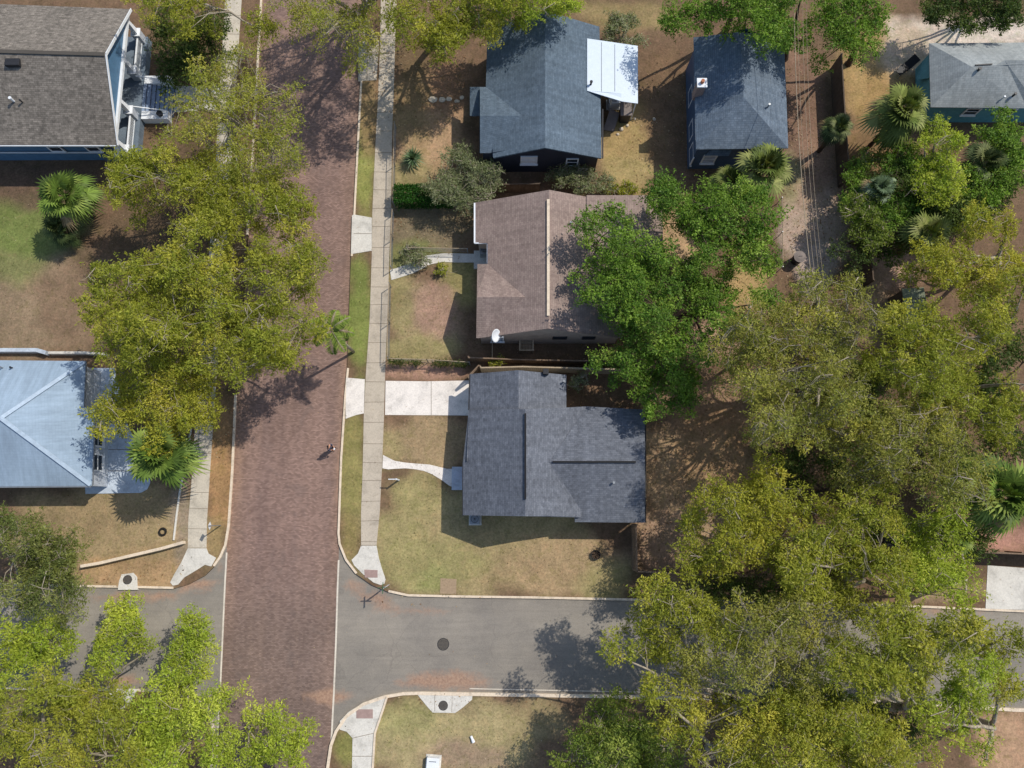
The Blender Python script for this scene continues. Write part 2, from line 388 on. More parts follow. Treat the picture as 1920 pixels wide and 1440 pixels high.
DIRT = [(835,1275,95,20,1.0),(615,1307,48,18,1.0),(780,1136,95,12,1.0),(930,1130,120,7,.8),(1080,1136,90,7,.7),(700,1125,40,12,.8),(665,1095,26,14,.7),
        (860,1290,160,8,.8),(250,1113,120,9,.9),(375,1098,40,14,.9),(640,900,9,140,.75),(650,700,8,120,.6),(445,880,9,130,.6),(415,1075,12,30,.6),(1230,1290,160,10,.8),(210,1275,60,12,.9),(1760,1145,150,7,.6),
        (660,320,6,160,.5),(560,100,90,120,.42),(480,600,60,160,.40)]
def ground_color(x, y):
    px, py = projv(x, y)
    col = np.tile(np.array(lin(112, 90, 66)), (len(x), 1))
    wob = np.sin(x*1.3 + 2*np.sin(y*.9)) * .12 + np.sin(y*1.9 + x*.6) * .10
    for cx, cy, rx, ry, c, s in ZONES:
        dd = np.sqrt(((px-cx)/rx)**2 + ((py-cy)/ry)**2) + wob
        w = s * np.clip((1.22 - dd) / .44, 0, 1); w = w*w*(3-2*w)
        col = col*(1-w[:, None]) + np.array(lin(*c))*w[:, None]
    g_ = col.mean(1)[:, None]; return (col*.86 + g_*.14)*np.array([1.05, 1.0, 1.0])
def dirt_mask(x, y):
    px, py = projv(x, y); k = np.zeros(len(x))
    for cx, cy, rx, ry, s in DIRT:
        dd = np.sqrt(((px-cx)/rx)**2 + ((py-cy)/ry)**2); k = np.maximum(k, s*np.clip(1.45-dd, 0, 1))
    return k
def sheet(name, poly, z, mat, colf, step=.6, hole=None, bounds=(-46, 46, -30, 44), outer=None):
    """flat sheet of the polygon (or everything outside `hole`) with colour zones kept per vertex"""
    X = list(np.arange(bounds[0], bounds[1] + .01, step)); Y = list(np.arange(bounds[2], bounds[3] + .01, step))
    pts = []; edges = []; loop = hole if hole else poly
    base = [(p[0], p[1]) for p in loop]
    # subdivide the outline so colours stay local
    out = []
    for i in range(len(base)):
        a, b = base[i], base[(i+1) % len(base)]; dl = math.hypot(b[0]-a[0], b[1]-a[1])
        n = 1 if dl > 100 and (abs(a[0]) > 150 and abs(b[0]) > 150 or abs(a[1]) > 150 and abs(b[1]) > 150) else min(120, max(1, int(dl / 1.2)))
        out += [(a[0]+(b[0]-a[0])*k/n, a[1]+(b[1]-a[1])*k/n) for k in range(n)]
    pts = [Vector(p) for p in out]; edges = [(i, (i+1) % len(out)) for i in range(len(out))]
    gx, gy = np.meshgrid(X, Y); gx = gx.ravel(); gy = gy.ravel()
    gx = gx + rng.uniform(-.12, .12, gx.size); gy = gy + rng.uniform(-.12, .12, gy.size)
    ins = inside(loop, gx, gy); keep = ~ins if hole else ins
    pts += [Vector((float(a), float(b))) for a, b in zip(gx[keep], gy[keep])]
    if outer:
        n0 = len(pts)
        for s_ in (60, 120, 350, outer):
            for k in range(24):
                a = 2*math.pi*k/24 + .01; q = (s_*1.3*math.cos(a), s_*1.3*math.sin(a)) if s_ < outer else (s_*math.cos(a), s_*math.sin(a))
                if not bool(inside(loop, [q[0]], [q[1]])[0]): pts.append(Vector(q))
    v, e, f, *_ = geometry.delaunay_2d_cdt(pts, edges, [], 0, 1e-4)
    vx = np.array([p[0] for p in v]); vy = np.array([p[1] for p in v])
    fa = np.array([t[:3] for t in f]); cx = vx[fa].mean(1); cy = vy[fa].mean(1)
    ins = inside(loop, cx, cy); ok = ~ins if hole else ins
    faces = [tuple(t) for t, o in zip(f, ok) if o]
    me = bpy.data.meshes.new(name); me.from_pydata([(a, b, z) for a, b in zip(vx, vy)], [], faces)
    c = colf(vx, vy); at = me.color_attributes.new('zone', 'FLOAT_COLOR', 'POINT')
    at.data.foreach_set('color', np.concatenate([c, np.ones((len(c), 1))], 1).astype(np.float32).ravel())
    dm = me.attributes.new('dirt', 'FLOAT', 'POINT'); dm.data.foreach_set('value', dirt_mask(vx, vy).astype(np.float32))
    me.update(); o = link(name, me, mat); return tag(o, kind='structure')
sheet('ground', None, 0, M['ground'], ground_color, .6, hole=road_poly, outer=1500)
def asphalt_col(x, y):
    px, py = projv(x, y); c = np.tile(np.array(lin(136, 129, 119)), (len(x), 1))
    k = np.clip(1 - np.abs(py - 1170) / 60, 0, 1)[:, None]*.12; return c*(1 + k)
sheet('asphalt_road', road_poly, -.12, M['asphalt'], asphalt_col, 1.0)
hl = L([(425,1036),(422,1090),(418,1180),(413,1290),(408,1380),(404,1440)], -.112); hr = L([(635,1050),(633,1100),(630,1200),(626,1300),(621,1395),(618,1440)], -.112)
brick_poly = NW[:8] + hl + [hl[-1] + Vector((-1, -250, 0)), hr[-1] + Vector((-1, -250, 0))] + hr[::-1] + NE[11:]
def brick_col(x, y):
    px, py = projv(x, y); k = np.clip((py - 1020) / 160, 0, 1)[:, None]
    c = np.array([1.04, 1.0, .98])*(1-k) + np.array([.86, .88, .86])*k
    xl = 411 + (1320-py)*.0606; xr = 620 + (1380-py)*.0493; e = np.clip(1-np.minimum(px-xl, xr-px)/38, 0, 1)[:, None]**1.5*(1-k*.8)
    return c*(1-e) + np.array([1.16, 1.08, .92])*e
sheet('brick_road', brick_poly, -.113, M['brick'], brick_col, 1.0)
def strip(pts, off0, off1, z0, z1, mat, name, parent=None):
    """strip that follows a polyline between two sideways offsets (left is +)"""
    pts = [Vector((p[0], p[1], 0)) for p in pts]; Ls = []; Rs = []
    for i, p in enumerate(pts):
        t = (pts[min(i+1, len(pts)-1)] - pts[max(i-1, 0)]).normalized(); n = Vector((-t.y, t.x, 0))
        Ls.append(p + n*off1); Rs.append(p + n*off0)
    v = []; f = []
    for a, b in zip(Ls, Rs):
        v += [(a.x, a.y, z1), (b.x, b.y, z1), (b.x, b.y, z0), (a.x, a.y, z0)]
    for i in range(len(pts)-1):
        o = i*4
        f += [(o, o+1, o+5, o+4), (o+1, o+2, o+6, o+5), (o+3, o, o+4, o+7)]
    f += [(3, 2, 1, 0), tuple(len(v)-4+k for k in range(4))]
    return build(name, v, f, mat, parent)
# kerbs: outline runs with the road on the left
def kerb(pts, w=.15, z=.015):
    return tag(strip(pts, -w, .012, -.14, z, M['kerb'], 'kerb'), kind='structure')
def dens(pts, n=6):
    out = []
    for a, b in zip(pts[:-1], pts[1:]):
        k = 2 if (b-a).length < 60 else 2
        out += [a.lerp(b, i/k) for i in range(k)]
    return out + [pts[-1]]
kerb(dens(NW[0:4]) ); kerb(dens(NW[4:10])); kerb(dens(NW[12:]))
kerb(dens(SWp)); kerb(dens(SE[:9]), .2, .052); kerb(dens(SE[8:]), .22, .05)
kerb(dens(NE[:8])); kerb(dens(NE[9:16])); kerb(dens(NE[16:]))
tag(strip(hl, -.06, .06, -.13, -.106, M['header'], 'road_edging'), kind='structure'); tag(strip(hr, -.06, .06, -.13, -.106, M['header'], 'road_edging'), kind='structure')
# gutters along the right street
tag(strip(L([(880,1301),(1200,1307.5),(1650,1316)]), .3, .36, -.13, -.112, M['header'], 'gutter_edge'), kind='structure')

def slab(name, pp, z1, mat, z0=-.05, kind='structure'):
    o = MB().prism([W(x, y, z1) for x, y in pp], z0, z1).build(name, mat); return tag(o, kind=kind) if kind else o
def joints(lines, z, w=.03, name='slab_joint'):
    b = MB()
    for (a, c) in lines: b.bar(W(*a, z), W(*c, z), w, .01)
    return tag(b.build(name, M['joint']), kind='structure')
# right sidewalk
swl = [(713,-60),(714,0),(713,75),(709,180),(705,250),(701,330),(698,400),(697,480),(693,600),(686,700),(682,780),(680,880),(677,960),(677,1022)]
swr = [(744,-60),(744,0),(741,75),(738,180),(735,250),(734,330),(733,400),(730,480),(726,600),(722,700),(720,780),(716,880),(712,960),(706,1022)]
slab('sidewalk', swl + swr[::-1], .03, M['walk'])
def interp(arr, y):
    for a, b in zip(arr[:-1], arr[1:]):
        if a[1] <= y <= b[1]: return a[0] + (b[0]-a[0])*(y-a[1])/(b[1]-a[1])
    return arr[-1][0]
js = []
y = -40.0
while y < 1020:
    js.append(((interp(swl, y), y), (interp(swr, y), y + random.uniform(-1, 1)))); y += 36 + random.uniform(-3, 5)
joints(js, .034)
slab('sidewalk_ramp', [(677,1023),(671,1038),(659,1050),(664,1060),(680,1076),(700,1092),(714,1097),(721,1094),(723,1086),(716,1066),(710,1045),(706,1023)], .032, M['slab'])
slab('tactile_paving', [(683,1068),(708,1069),(708,1083),(684,1083)], .045, M['pad'])
# left sidewalk
lwl = [(424,-60),(422,0),(413,150),(405,290),(396,430),(378,640),(366,790),(361,880),(353,975),(352,1027)]
lwr = [(455,-60),(453,0),(443,150),(435,290),(427,430),(411,640),(400,790),(394,880),(388,975),(387,1027)]
slab('sidewalk', lwl + lwr[::-1], .03, M['walk_left'])
js = []; y = -40.0
while y < 1025:
    js.append(((interp(lwl, y), y), (interp(lwr, y), y + random.uniform(-1, 1)))); y += 33 + random.uniform(-4, 8)
joints(js, .034)
slab('sidewalk_ramp', [(352,1028),(340,1054),(326,1078),(319,1092),(324,1098),(334,1096),(345,1083),(370,1068),(384,1059),(396,1062),(405,1046),(391,1038),(387,1028)], .032, M['slab'])
# aprons, driveway, walks
slab('driveway_apron', [(663,402),(697,408),(697,470),(660,476),(658,474),(660,404)], .024, M['slab'], -.14)
slab('driveway_apron', [(649,708),(684,711),(682,775),(668,778),(648,785)], .026, M['drive'], -.14)
slab('driveway_apron', [(672,78),(711,76),(706,150),(672,152)], .024, M['walk'], -.14)
slab('driveway', [(723,714),(800,715),(888,713),(888,779),(722,778)], .028, M['drive'])
joints([((808.5,715),(808.5,778)),((663,438),(697,438)),((690,76),(688,150))], .031, .035)
slab('front_walk', [(718,853),(726,857),(740,864),(757,867),(778,869),(805,871),(822,875),(838,879),(856,879),(880,879),(880,916),(856,916),(843,911),(828,900),(810,889),(795,883),(780,880),(760,878),(740,879),(728,880),(717,878)], .026, M['drive'])
slab('front_walk', [(731,506),(745,502),(772,492),(800,479),(830,475),(858,475),(890,476),(890,492),(858,492),(828,491),(806,496),(775,512),(750,520),(734,525)], .026, M['slab'])
slab('storm_drain_slab', [(781,1300),(788,1309),(802,1326),(811,1336),(853,1337),(866,1328),(885,1312),(886,1303)], .03, M['slab'], -.13)
slab('storm_drain_slab', [(221,1106),(223,1090),(228,1077),(250,1074),(257,1082),(258,1106)], .03, M['slab'], -.13)
slab('storm_drain_slab', [(196,1292),(258,1292),(250,1308),(236,1328),(212,1330),(204,1310)], .03, M['slab'], -.13)
joints([((815,1304),(815,1334)),((848,1304),(847,1335))], .033, .02)
sec = slab('sidewalk', [(637,1352),(652,1336),(676,1321),(706,1308),(727,1304),(721,1324),(704,1375),(700,1440),(699,1500),(658,1500),(660,1440),(661,1384),(650,1372),(637,1368)], .03, M['slab'])
joints([((661,1384),(700,1375)),((660,1418),(700,1418))], .034, .03)
slab('tactile_paving', [(668,1330),(699,1330),(699,1347),(668,1347)], .044, M['pad'])
tag(strip(L([(728,1306),(722,1325),(705,1375),(701,1440),(700,1520)]), -.14, 0, -.05, .11, M['kerb'], 'garden_edging'), kind='structure')
slab('driveway', [(1852,1060),(1960,1068),(1990,1146),(1848,1141)], .028, M['slab'], -.13)
slab('dirt_patch', [(826,1084),(856,1086),(855,1114),(825,1113)], .006, m_plain('bare_soil', (158,136,110), .95, scale=8), -.05)
slab('patio', [(150,690),(214,690),(226,740),(240,800),(262,840),(281,880),(281,906),(276,917),(264,924),(160,926)], .05, M['blue_slab'])
joints([((203,760),(200,890)),((203,843),(262,843)),((200,883),(281,883)),((172,891),(192,889))], .055, .04)

# leaf litter lying on the ground: far too many to count
def litter(n=42000):
    xs = rng.uniform(-44, 44, n); ys = rng.uniform(-29, 42, n); px, py = projv(xs, ys)
    w = np.full(n, .13)
    for cx, cy, rx, ry, s in [(1320,880,140,190,.9),(1520,300,70,300,.8),(1250,260,70,150,.7),(810,440,80,60,.8),(790,140,90,110,.8),(1600,700,300,250,.6),(800,1130,130,16,.9),(1660,500,60,60,.8),(430,500,60,400,.4),(200,1080,200,20,.5),(1000,1310,300,16,.6),(1200,700,150,90,.7),(1500,1200,300,200,.4)]:
        w = np.maximum(w, s*(((px-cx)/rx)**2 + ((py-cy)/ry)**2 < 1))
    k = rng.uniform(0, 1, n) < w; r_in = inside(road_poly, xs, ys); k &= ~(r_in & (rng.uniform(0, 1, n) > .25))
    xs, ys, r_in = xs[k], ys[k], r_in[k]; n = len(xs); z = np.where(r_in, -.095, .04) + rng.uniform(0, .02, n)
    a = rng.uniform(0, 6.28, n); l = np.where(w[k] < .14, rng.uniform(.02, .045, n), rng.uniform(.035, .085, n)); ww = l*rng.uniform(.35, .7, n)
    ax = np.stack([np.cos(a), np.sin(a), rng.uniform(-.25, .25, n)], 1); bx = np.stack([-np.sin(a), np.cos(a), rng.uniform(-.25, .25, n)], 1)
    c = np.stack([xs, ys, z], 1)
    V = np.stack([c-ax*l[:, None], c-bx*ww[:, None], c+ax*l[:, None], c+bx*ww[:, None]], 1).reshape(-1, 3)
    pal = np.array([lin(*q) for q in ((126,98,70),(156,120,84),(184,154,116),(110,84,60),(200,182,148),(146,108,80))])
    col = pal[rng.integers(0, len(pal), n)]
    o = quads('leaf_litter', V, col, M['leaf']); tag(o, 'dry brown leaves scattered over yards, alley and gutters', 'leaf litter', kind='stuff')
def quads(name, V, col, mat, parent=None, off=None):
    n = len(V)//4; me = bpy.data.meshes.new(name)
    if off is not None: V = V - np.array(off)
    me.vertices.add(n*4); me.vertices.foreach_set('co', V.astype(np.float32).ravel())
    me.loops.add(n*4); me.loops.foreach_set('vertex_index', np.arange(n*4, dtype=np.int32))
    me.polygons.add(n); me.polygons.foreach_set('loop_start', np.arange(0, n*4, 4, dtype=np.int32)); me.polygons.foreach_set('loop_total', np.full(n, 4, np.int32))
    me.update(calc_edges=True)
    at = me.color_attributes.new('leafcol', 'FLOAT_COLOR', 'POINT')
    cc = np.repeat(np.concatenate([col, np.ones((n, 1))], 1), 4, 0).astype(np.float32); at.data.foreach_set('color', cc.ravel())
    o = bpy.data.objects.new(name, me); C.objects.link(o); me.materials.append(mat)
    if parent is not None: o.parent = parent
    return o
litter()
def tufts(n=60000):
    xs = rng.uniform(-42, 42, n); ys = rng.uniform(-29, 40, n); px, py = projv(xs, ys); w = np.full(n, .05)
    for cx, cy, rx, ry, s_ in [(900,1000,230,125,.8),(800,830,85,50,.7),(800,590,72,90,.8),(682,320,20,90,.9),(674,590,18,115,.9),(660,900,20,120,.9),(850,1380,180,70,.8),(70,460,150,110,.8),(80,590,150,60,.6),(200,1000,180,100,.7),(412,880,24,150,.7),(1190,280,60,80,.8),(800,260,72,70,.6),(1650,170,60,90,.5),(650,1400,18,40,.9),(780,480,50,30,.9),(1310,860,100,120,.3)]:
        w = np.maximum(w, s_*(((px-cx)/rx)**2 + ((py-cy)/ry)**2 < 1))
    clump = (np.sin(xs*2.1 + 1.7*np.sin(ys*1.3)) + np.sin(ys*2.7 + 1.3*np.sin(xs*1.9)))*.25 + .6
    k = (rng.uniform(0, 1, n) < w*clump) & ~inside(road_poly, xs, ys)
    for q in WALKS: k &= ~inside(q, xs, ys)
    xs, ys = xs[k], ys[k]; n = len(xs); a = rng.uniform(0, 6.28, n); h = rng.uniform(.03, .09, n); l = rng.uniform(.03, .08, n)
    c = np.stack([xs, ys, h*.5], 1); ax = np.stack([np.cos(a), np.sin(a), np.zeros(n)], 1); up = np.stack([rng.uniform(-.6, .6, n), rng.uniform(-.6, .6, n), np.ones(n)], 1)
    V = np.stack([c-up*h[:, None]*.5-ax*l[:, None]*.3, c-ax*l[:, None]*.6+up*h[:, None]*.5, c+up*h[:, None]*.7, c+ax*l[:, None]*.6+up*h[:, None]*.4], 1).reshape(-1, 3)
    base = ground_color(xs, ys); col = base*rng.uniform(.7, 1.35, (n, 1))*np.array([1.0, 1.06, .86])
    tag(quads('grass', V, col, M['leaf']), 'short dry grass tufts and weeds over the lawns and verges', 'grass', kind='stuff')
WALKS = [L(swl + swr[::-1]), L(lwl + lwr[::-1]), L([(718,714),(890,714),(890,779),(718,779)]), L([(649,706),(686,706),(686,784),(649,784)]), L([(658,402),(699,402),(699,476),(658,476)]), L([(150,688),(214,690),(262,840),(281,880),(276,922),(150,926)])]
tufts()

# ------------------------------------------------------------------ houses
def roof_mesh(name, faces, mat, parent, thick=.14):
    """faces: lists of (px, py, z). One mesh, slopes carry UVs in metres (along eave, up slope)"""
    off = Vector(parent.location); p2 = parent.parent
    while p2 is not None: off += Vector(p2.location); p2 = p2.parent
    bm = bmesh.new(); uvl = bm.loops.layers.uv.new('UVMap'); cache = {}
    def vert(p):
        k = tuple(round(c, 3) for c in p)
        if k not in cache: cache[k] = bm.verts.new(p)
        return cache[k]
    for fc in faces:
        P = [W(*q) for q in fc]
        n = Vector((0,0,0))
        for i in range(len(P)):
            a, b = P[i], P[(i+1) % len(P)]; n += a.cross(b)
        if n.z < 0: P = P[::-1]; n = -n
        n.normalize()
        f = bm.faces.new([vert(p) for p in P])
        e = Vector((0,0,1)).cross(n)
        e = e.normalized() if e.length > .02 else Vector((1,0,0)); s_ = n.cross(e)
        for l in f.loops: l[uvl].uv = (l.vert.co.dot(e), l.vert.co.dot(s_))
    bmesh.ops.triangulate(bm, faces=[f for f in bm.faces if len(f.verts) > 4])
    bmesh.ops.translate(bm, verts=bm.verts, vec=-off)
    me = bpy.data.meshes.new(name); bm.to_mesh(me); bm.free(); me.materials.append(mat)
    o = bpy.data.objects.new(name, me); C.objects.link(o); o.parent = parent
    m = o.modifiers.new('thickness', 'SOLIDIFY'); m.thickness = thick; m.offset = -1; m.use_even_offset = False
    return o
def walls(parent, pts, mat, name='wall', z0=-.02):
    """pts: (px,py,zref,ztop): corner seen at px,py when at height zref; top edge at ztop"""
    P = [(W(x, y, zr), zt) for x, y, zr, zt in pts]; v = []; f = []; n = len(P)
    for p, zt in P: v += [(p.x, p.y, z0), (p.x, p.y, zt)]
    for i in range(n):
        j = (i+1) % n; f.append((2*i, 2*j, 2*j+1, 2*i+1))
    return build(name, v, f, mat, parent)
def window(parent, a, b, t, zc, w, h, pane='glass', out=None, sill=True, fm='white'):
    """window in the wall that runs from a to b (world points); out = outward direction sign"""
    a, b = Vector((a[0], a[1], 0)), Vector((b[0], b[1], 0)); d_ = (b-a).normalized(); n = Vector((d_.y, -d_.x, 0)) * (out or 1)
    c = a.lerp(b, t) + Vector((0,0,zc)) + n*.04
    fr = MB()
    for s_ in (-1, 1):
        fr.bar(c + d_*s_*w/2 - Vector((0,0,h/2+.05)), c + d_*s_*w/2 + Vector((0,0,h/2+.05)), .1, .1)
        fr.bar(c - d_*(w/2-.05) + Vector((0,0,s_*h/2)), c + d_*(w/2-.05) + Vector((0,0,s_*h/2)), .09, .1)
    fr.bar(c - d_*(w/2-.05) + n*.004, c + d_*(w/2-.05) + n*.004, .05, .05)
    wo = fr.build('window', M[fm], parent)
    pn = MB().bar(c - d_*(w/2-.04) - n*.015, c + d_*(w/2-.04) - n*.015, .02, h-.08); pn.build('pane', M[pane], wo)
    if sill: MB().bar(c - d_*(w/2+.1) - Vector((0,0,h/2+.09)) + n*.05, c + d_*(w/2+.1) - Vector((0,0,h/2+.09)) + n*.05, .16, .06).build('sill', M[fm], wo)
    return wo
def box_part(name, parent, px, py, zref, sx, sy, z0, z1, mat, a=0, bevel=.01):
    return MB().obox(W(px, py, zref), sx, sy, z0, z1, a).build(name, mat, parent, bevel=bevel)
def vent_pipe(parent, px, py, z, h=.35, r=.06, mat='grey_metal', name='vent_pipe'):
    p = W(px, py, z); return MB().cyl(p, r, z-.15, z+h, 10).cyl(p, r*1.5, z+h-.05, z+h+.02, 10).build(name, M[mat], parent)
def ridge_cap(parent, pts, mat, w=.3, name='ridge_cap', h=.05):
    b = MB(); P = [W(*q) for q in pts]
    for a, c in zip(P[:-1], P[1:]): b.bar(a + Vector((0,0,.03)), c + Vector((0,0,.03)), w, h)
    return b.build(name, mat, parent)

# --- main house (charcoal roof)
G = thing('house', W(1030,850,0), 'single-storey house with charcoal shingle roof behind the white driveway', 'house')
gf = [
 [(882,701,2.6),(880,770,2.6),(972,770,4.3),(972,694,4.3)],
 [(972,694,4.3),(972,770,4.3),(1062,770,2.62),(1062,703,2.62)],
 [(879,768,2.77),(877,865,2.77),(868,865,2.6),(868,966,2.6),(985,968,4.8),(985,767,4.8)],
 [(985,767,4.8),(985,968,4.8),(1090,968,2.85),(1030,866,3.97),(1100,762,2.66),(1062,764,3.3)],
 [(1030,866,3.97),(1209,866,3.97),(1209,768,2.6),(1100,762,2.66)],
 [(1030,866,3.97),(1090,968,2.85),(1078,968,2.72),(1078,979,2.6),(1209,980,2.6),(1209,866,3.97)]]
roof = roof_mesh('roof', gf, M['roof_main'], G)
walls(G, [(887,706,2.6,2.5),(972,706,2.6,4.1),(1057,708,2.6,2.5),(1057,770,2.6,2.5),(1203,773,2.6,2.5),(1203,866,2.6,3.8),(1203,974,2.6,2.5),(1084,974,2.6,2.5),(1082,962,2.6,2.7),(985,962,2.6,4.6),(874,962,2.6,2.5),(874,870,2.6,2.5),(885,868,2.6,2.6),(885,770,2.6,2.5)], M['cream_sid'])
ridge_cap(roof, [(985,775,4.83),(985,936,4.83)], M['black'], .13, 'ridge_vent', .09)
ridge_cap(roof, [(1036,866,4.0),(1192,866,4.0)], M['black'], .13, 'ridge_vent', .09)
box_part('roof_vent', roof, 1023, 698, 3.4, .4, .4, 3.2, 3.75, M['dark'])
vent_pipe(roof, 1057, 716, 2.8)
vent_pipe(roof, 1150, 905, 3.5, .25)
a, b = W(885,714,0), W(884,778,0); a = W(885.5,772,2.6); b = W(885.5,712,2.6)
gd = MB(); gd.bar(Vector((a.x-.03, a.y+.25, 1.1)), Vector((a.x-.03, b.y-.25, 1.1)), .06, 2.2)
for k in range(1, 4): gd.bar(Vector((a.x-.065, a.y+.3, .55*k)), Vector((a.x-.065, b.y-.3, .55*k)), .02, .04)
gd.build('garage_door', M['white'], G)
A1, B1 = W(874,870,2.6), W(874,962,2.6)
window(G, A1, B1, .72, 1.5, 1.2, 1.1, out=-1); window(G, A1, B1, .45, 1.5, .6, 1.1, out=-1)
dr = MB().bar(Vector((A1.x-.04, A1.lerp(B1,.18).y+.46, 1.06)), Vector((A1.x-.04, A1.lerp(B1,.18).y-.46, 1.06)), .06, 2.05).build('door', M['red'], G)
MB().cyl((A1.x-.09, A1.lerp(B1,.18).y-.36), .035, 1.0, 1.06, 8).build('handle', M['grey_metal'], dr)
A2, B2 = W(874,962,2.6), W(1084,962,2.6)
for t in (.2, .5, .8): window(G, A2, B2, t, 1.5, 1.1, 1.1)
A3, B3 = W(1084,974,2.6), W(1203,974,2.6)
window(G, A3, B3, .5, 1.5, 1.3, 1.0)
MB().obox(W(861,897,0), 1.1, 1.75, 0, .16).build('step', M['blue_slab'], G)
# gutters along the eaves
for p, q in (((868,866,2.52),(868,967,2.52)),((881,702,2.52),(879,769,2.52)),((1210,770,2.52),(1210,980,2.52))):
    MB().bar(W(*p), W(*q), .1, .1).build('gutter', M['dark'], G)

# --- taupe house
Fh = thing('house', W(1010,510,0), 'single-storey house with taupe shingle roof and cream ridge cap', 'house')
ff = [
 # west slope around the notch, upper
 [(890,380,2.75),(1030,356,4.9),(1028,616,4.9),(897,634,2.78),(985,557,4.25),(914,495,3.12),(914,456,3.12),(890,456,2.75)],
 # west gable: north and south slopes
 [(895,495,2.75),(914,495,3.12),(985,557,4.25),(894,557,4.25)],
 [(894,557,4.25),(985,557,4.25),(897,634,2.78),(893,634,2.75)],
 # east slope
 [(1030,356,4.9),(1170,382,2.75),(1168,634,2.75),(1028,616,4.9)],
 # east wing
 [(1100,366,3.95),(1243,366,2.9),(1243,486,2.9),(1100,486,3.95)]]
roof = roof_mesh('roof', ff, M['roof_brown'], Fh)
ridge_cap(roof, [(1028,374,4.92),(1028,592,4.92)], M['kerb'], .2)
walls(Fh, [(896,388,2.75,2.66),(1029,388,2.75,4.75),(1100,388,2.75,3.7),(1100,374,2.75,3.8),(1236,374,2.75,2.8),(1236,480,2.75,2.8),(1162,480,2.75,2.66),(1162,628,2.75,2.68),(1028,628,2.75,4.75),(900,628,2.75,2.68),(900,557,2.75,4.05),(902,502,2.75,2.66),(918,502,2.75,2.9),(918,452,2.75,2.9),(896,450,2.75,2.66)], M['beige_sid'])
A2, B2 = W(1028,628,2.75), W(1162,628,2.75)
window(Fh, A2, B2, .17, 1.95, 1.0, .55, 'dark', fm='dark', sill=False); window(Fh, A2, B2, .58, 1.95, .9, .6, 'dark', fm='dark', sill=False)
A4, B4 = W(900,628,2.75), W(1028,628,2.75)
window(Fh, A4, B4, .25, 1.5, .9, 1.0)
A5, B5 = W(900,557,2.75), W(900,628,2.75)
window(Fh, A5, B5, .5, 1.4, 1.2, 1.2, out=-1)
b = MB(); 
p0, p1, p2 = W(1015,640,.9), W(1016,621,2.6), W(1034,621,2.6)
b.tube([Vector((p0.x, p1.y-.1, .2)), Vector((p0.x, p1.y-.1, 2.7)), Vector((p2.x, p1.y-.1, 2.7)), Vector((p2.x, p1.y-.1, 1.9))], .035, 6); b.build('conduit', M['dark'], Fh)
gt = MB()
gt.bar(W(890,381,2.72), W(890,456,2.72), .12, .12).bar(W(890,456,2.72), W(914,456,3.02), .1, .1).bar(W(914,456,3.0), W(914,494,3.0), .1, .1)
gt.build('gutter', M['white'], Fh)
vent_pipe(roof, 1085, 540, 4.0); vent_pipe(roof, 1070, 420, 4.2)
MB().obox(W(905,488,0), 1.4, 1.5, 0, .18).build('step', M['slab'], Fh)

# --- slate-blue gable house, top centre
Ch = thing('house', W(1015,180,0), 'dark single-storey house with slate-blue gable roof and white lean-to', 'house')
cf = [
 [(914,50,2.95),(1022,20,4.75),(1022,277,4.75),(925,296,3.16),(980,217,4.07),(911,163,2.95)],
 [(1022,20,4.75),(1124,50,2.95),(1128,297,2.95),(1022,277,4.75)],
 [(900,163,2.95),(911,163,2.95),(980,217,4.07),(900,217,4.07)],
 [(900,217,4.07),(980,217,4.07),(925,296,3.16),(922,287,2.98),(900,287,2.98)]]
roof = roof_mesh('roof', cf, M['roof_navy'], Ch)
roof_mesh('porch_roof', [[(881,163,2.45),(901,163,2.75),(901,217,2.75),(881,217,2.45)]], M['roof_navy'], Ch, .1)
walls(Ch, [(919,62,2.95,2.86),(1022,62,2.95,4.6),(1119,62,2.95,2.86),(1123,289,2.95,2.86),(1022,289,2.95,4.6),(905,289,2.95,2.95),(905,217,2.95,3.9),(905,170,2.95,2.86),(919,168,2.95,2.9)], M['navy_sid'])
A2, B2 = W(905,289,2.95), W(1123,289,2.95)
window(Ch, A2, B2, .40, 2.05, 1.25, 1.15, 'white', out=1, fm='white')
window(Ch, A2, B2, .78, 1.7, .9, 1.1)
lt = MB(); 
roof_mesh('lean_to_roof', [[(1101,72,3.45),(1196,86,2.75),(1196,194,2.75),(1166,190,2.97),(1165,176,2.98),(1101,170,3.45)]], M['white_metal'], Ch, .06)
for px, py in ((1193,90),(1193,190),(1150,172),(1160,86)): 
    q = W(px, py, 2.7); MB().box(q.x-.05, q.y-.05, 0, q.x+.05, q.y+.05, 2.68).build('post', M['white'], Ch)
for k, x in enumerate((1128,1153)):
    MB().bar(W(x, 75+(x-1101)*.147, 3.45-(x-1101)*.00737+.025), W(x, 171, 3.45-(x-1101)*.00737+.025), .03, .02).build('seam', M['grey_metal'], Ch)
vent_pipe(roof, 1108, 157, 3.5, .3, .08, 'dark')
MB().bar(W(1130,205,2.88), W(1130,297,2.88), .1, .1).build('gutter', M['dark'], Ch); MB().bar(W(900,218,2.9), W(900,287,2.9), .1, .1).build('gutter', M['dark'], Ch)

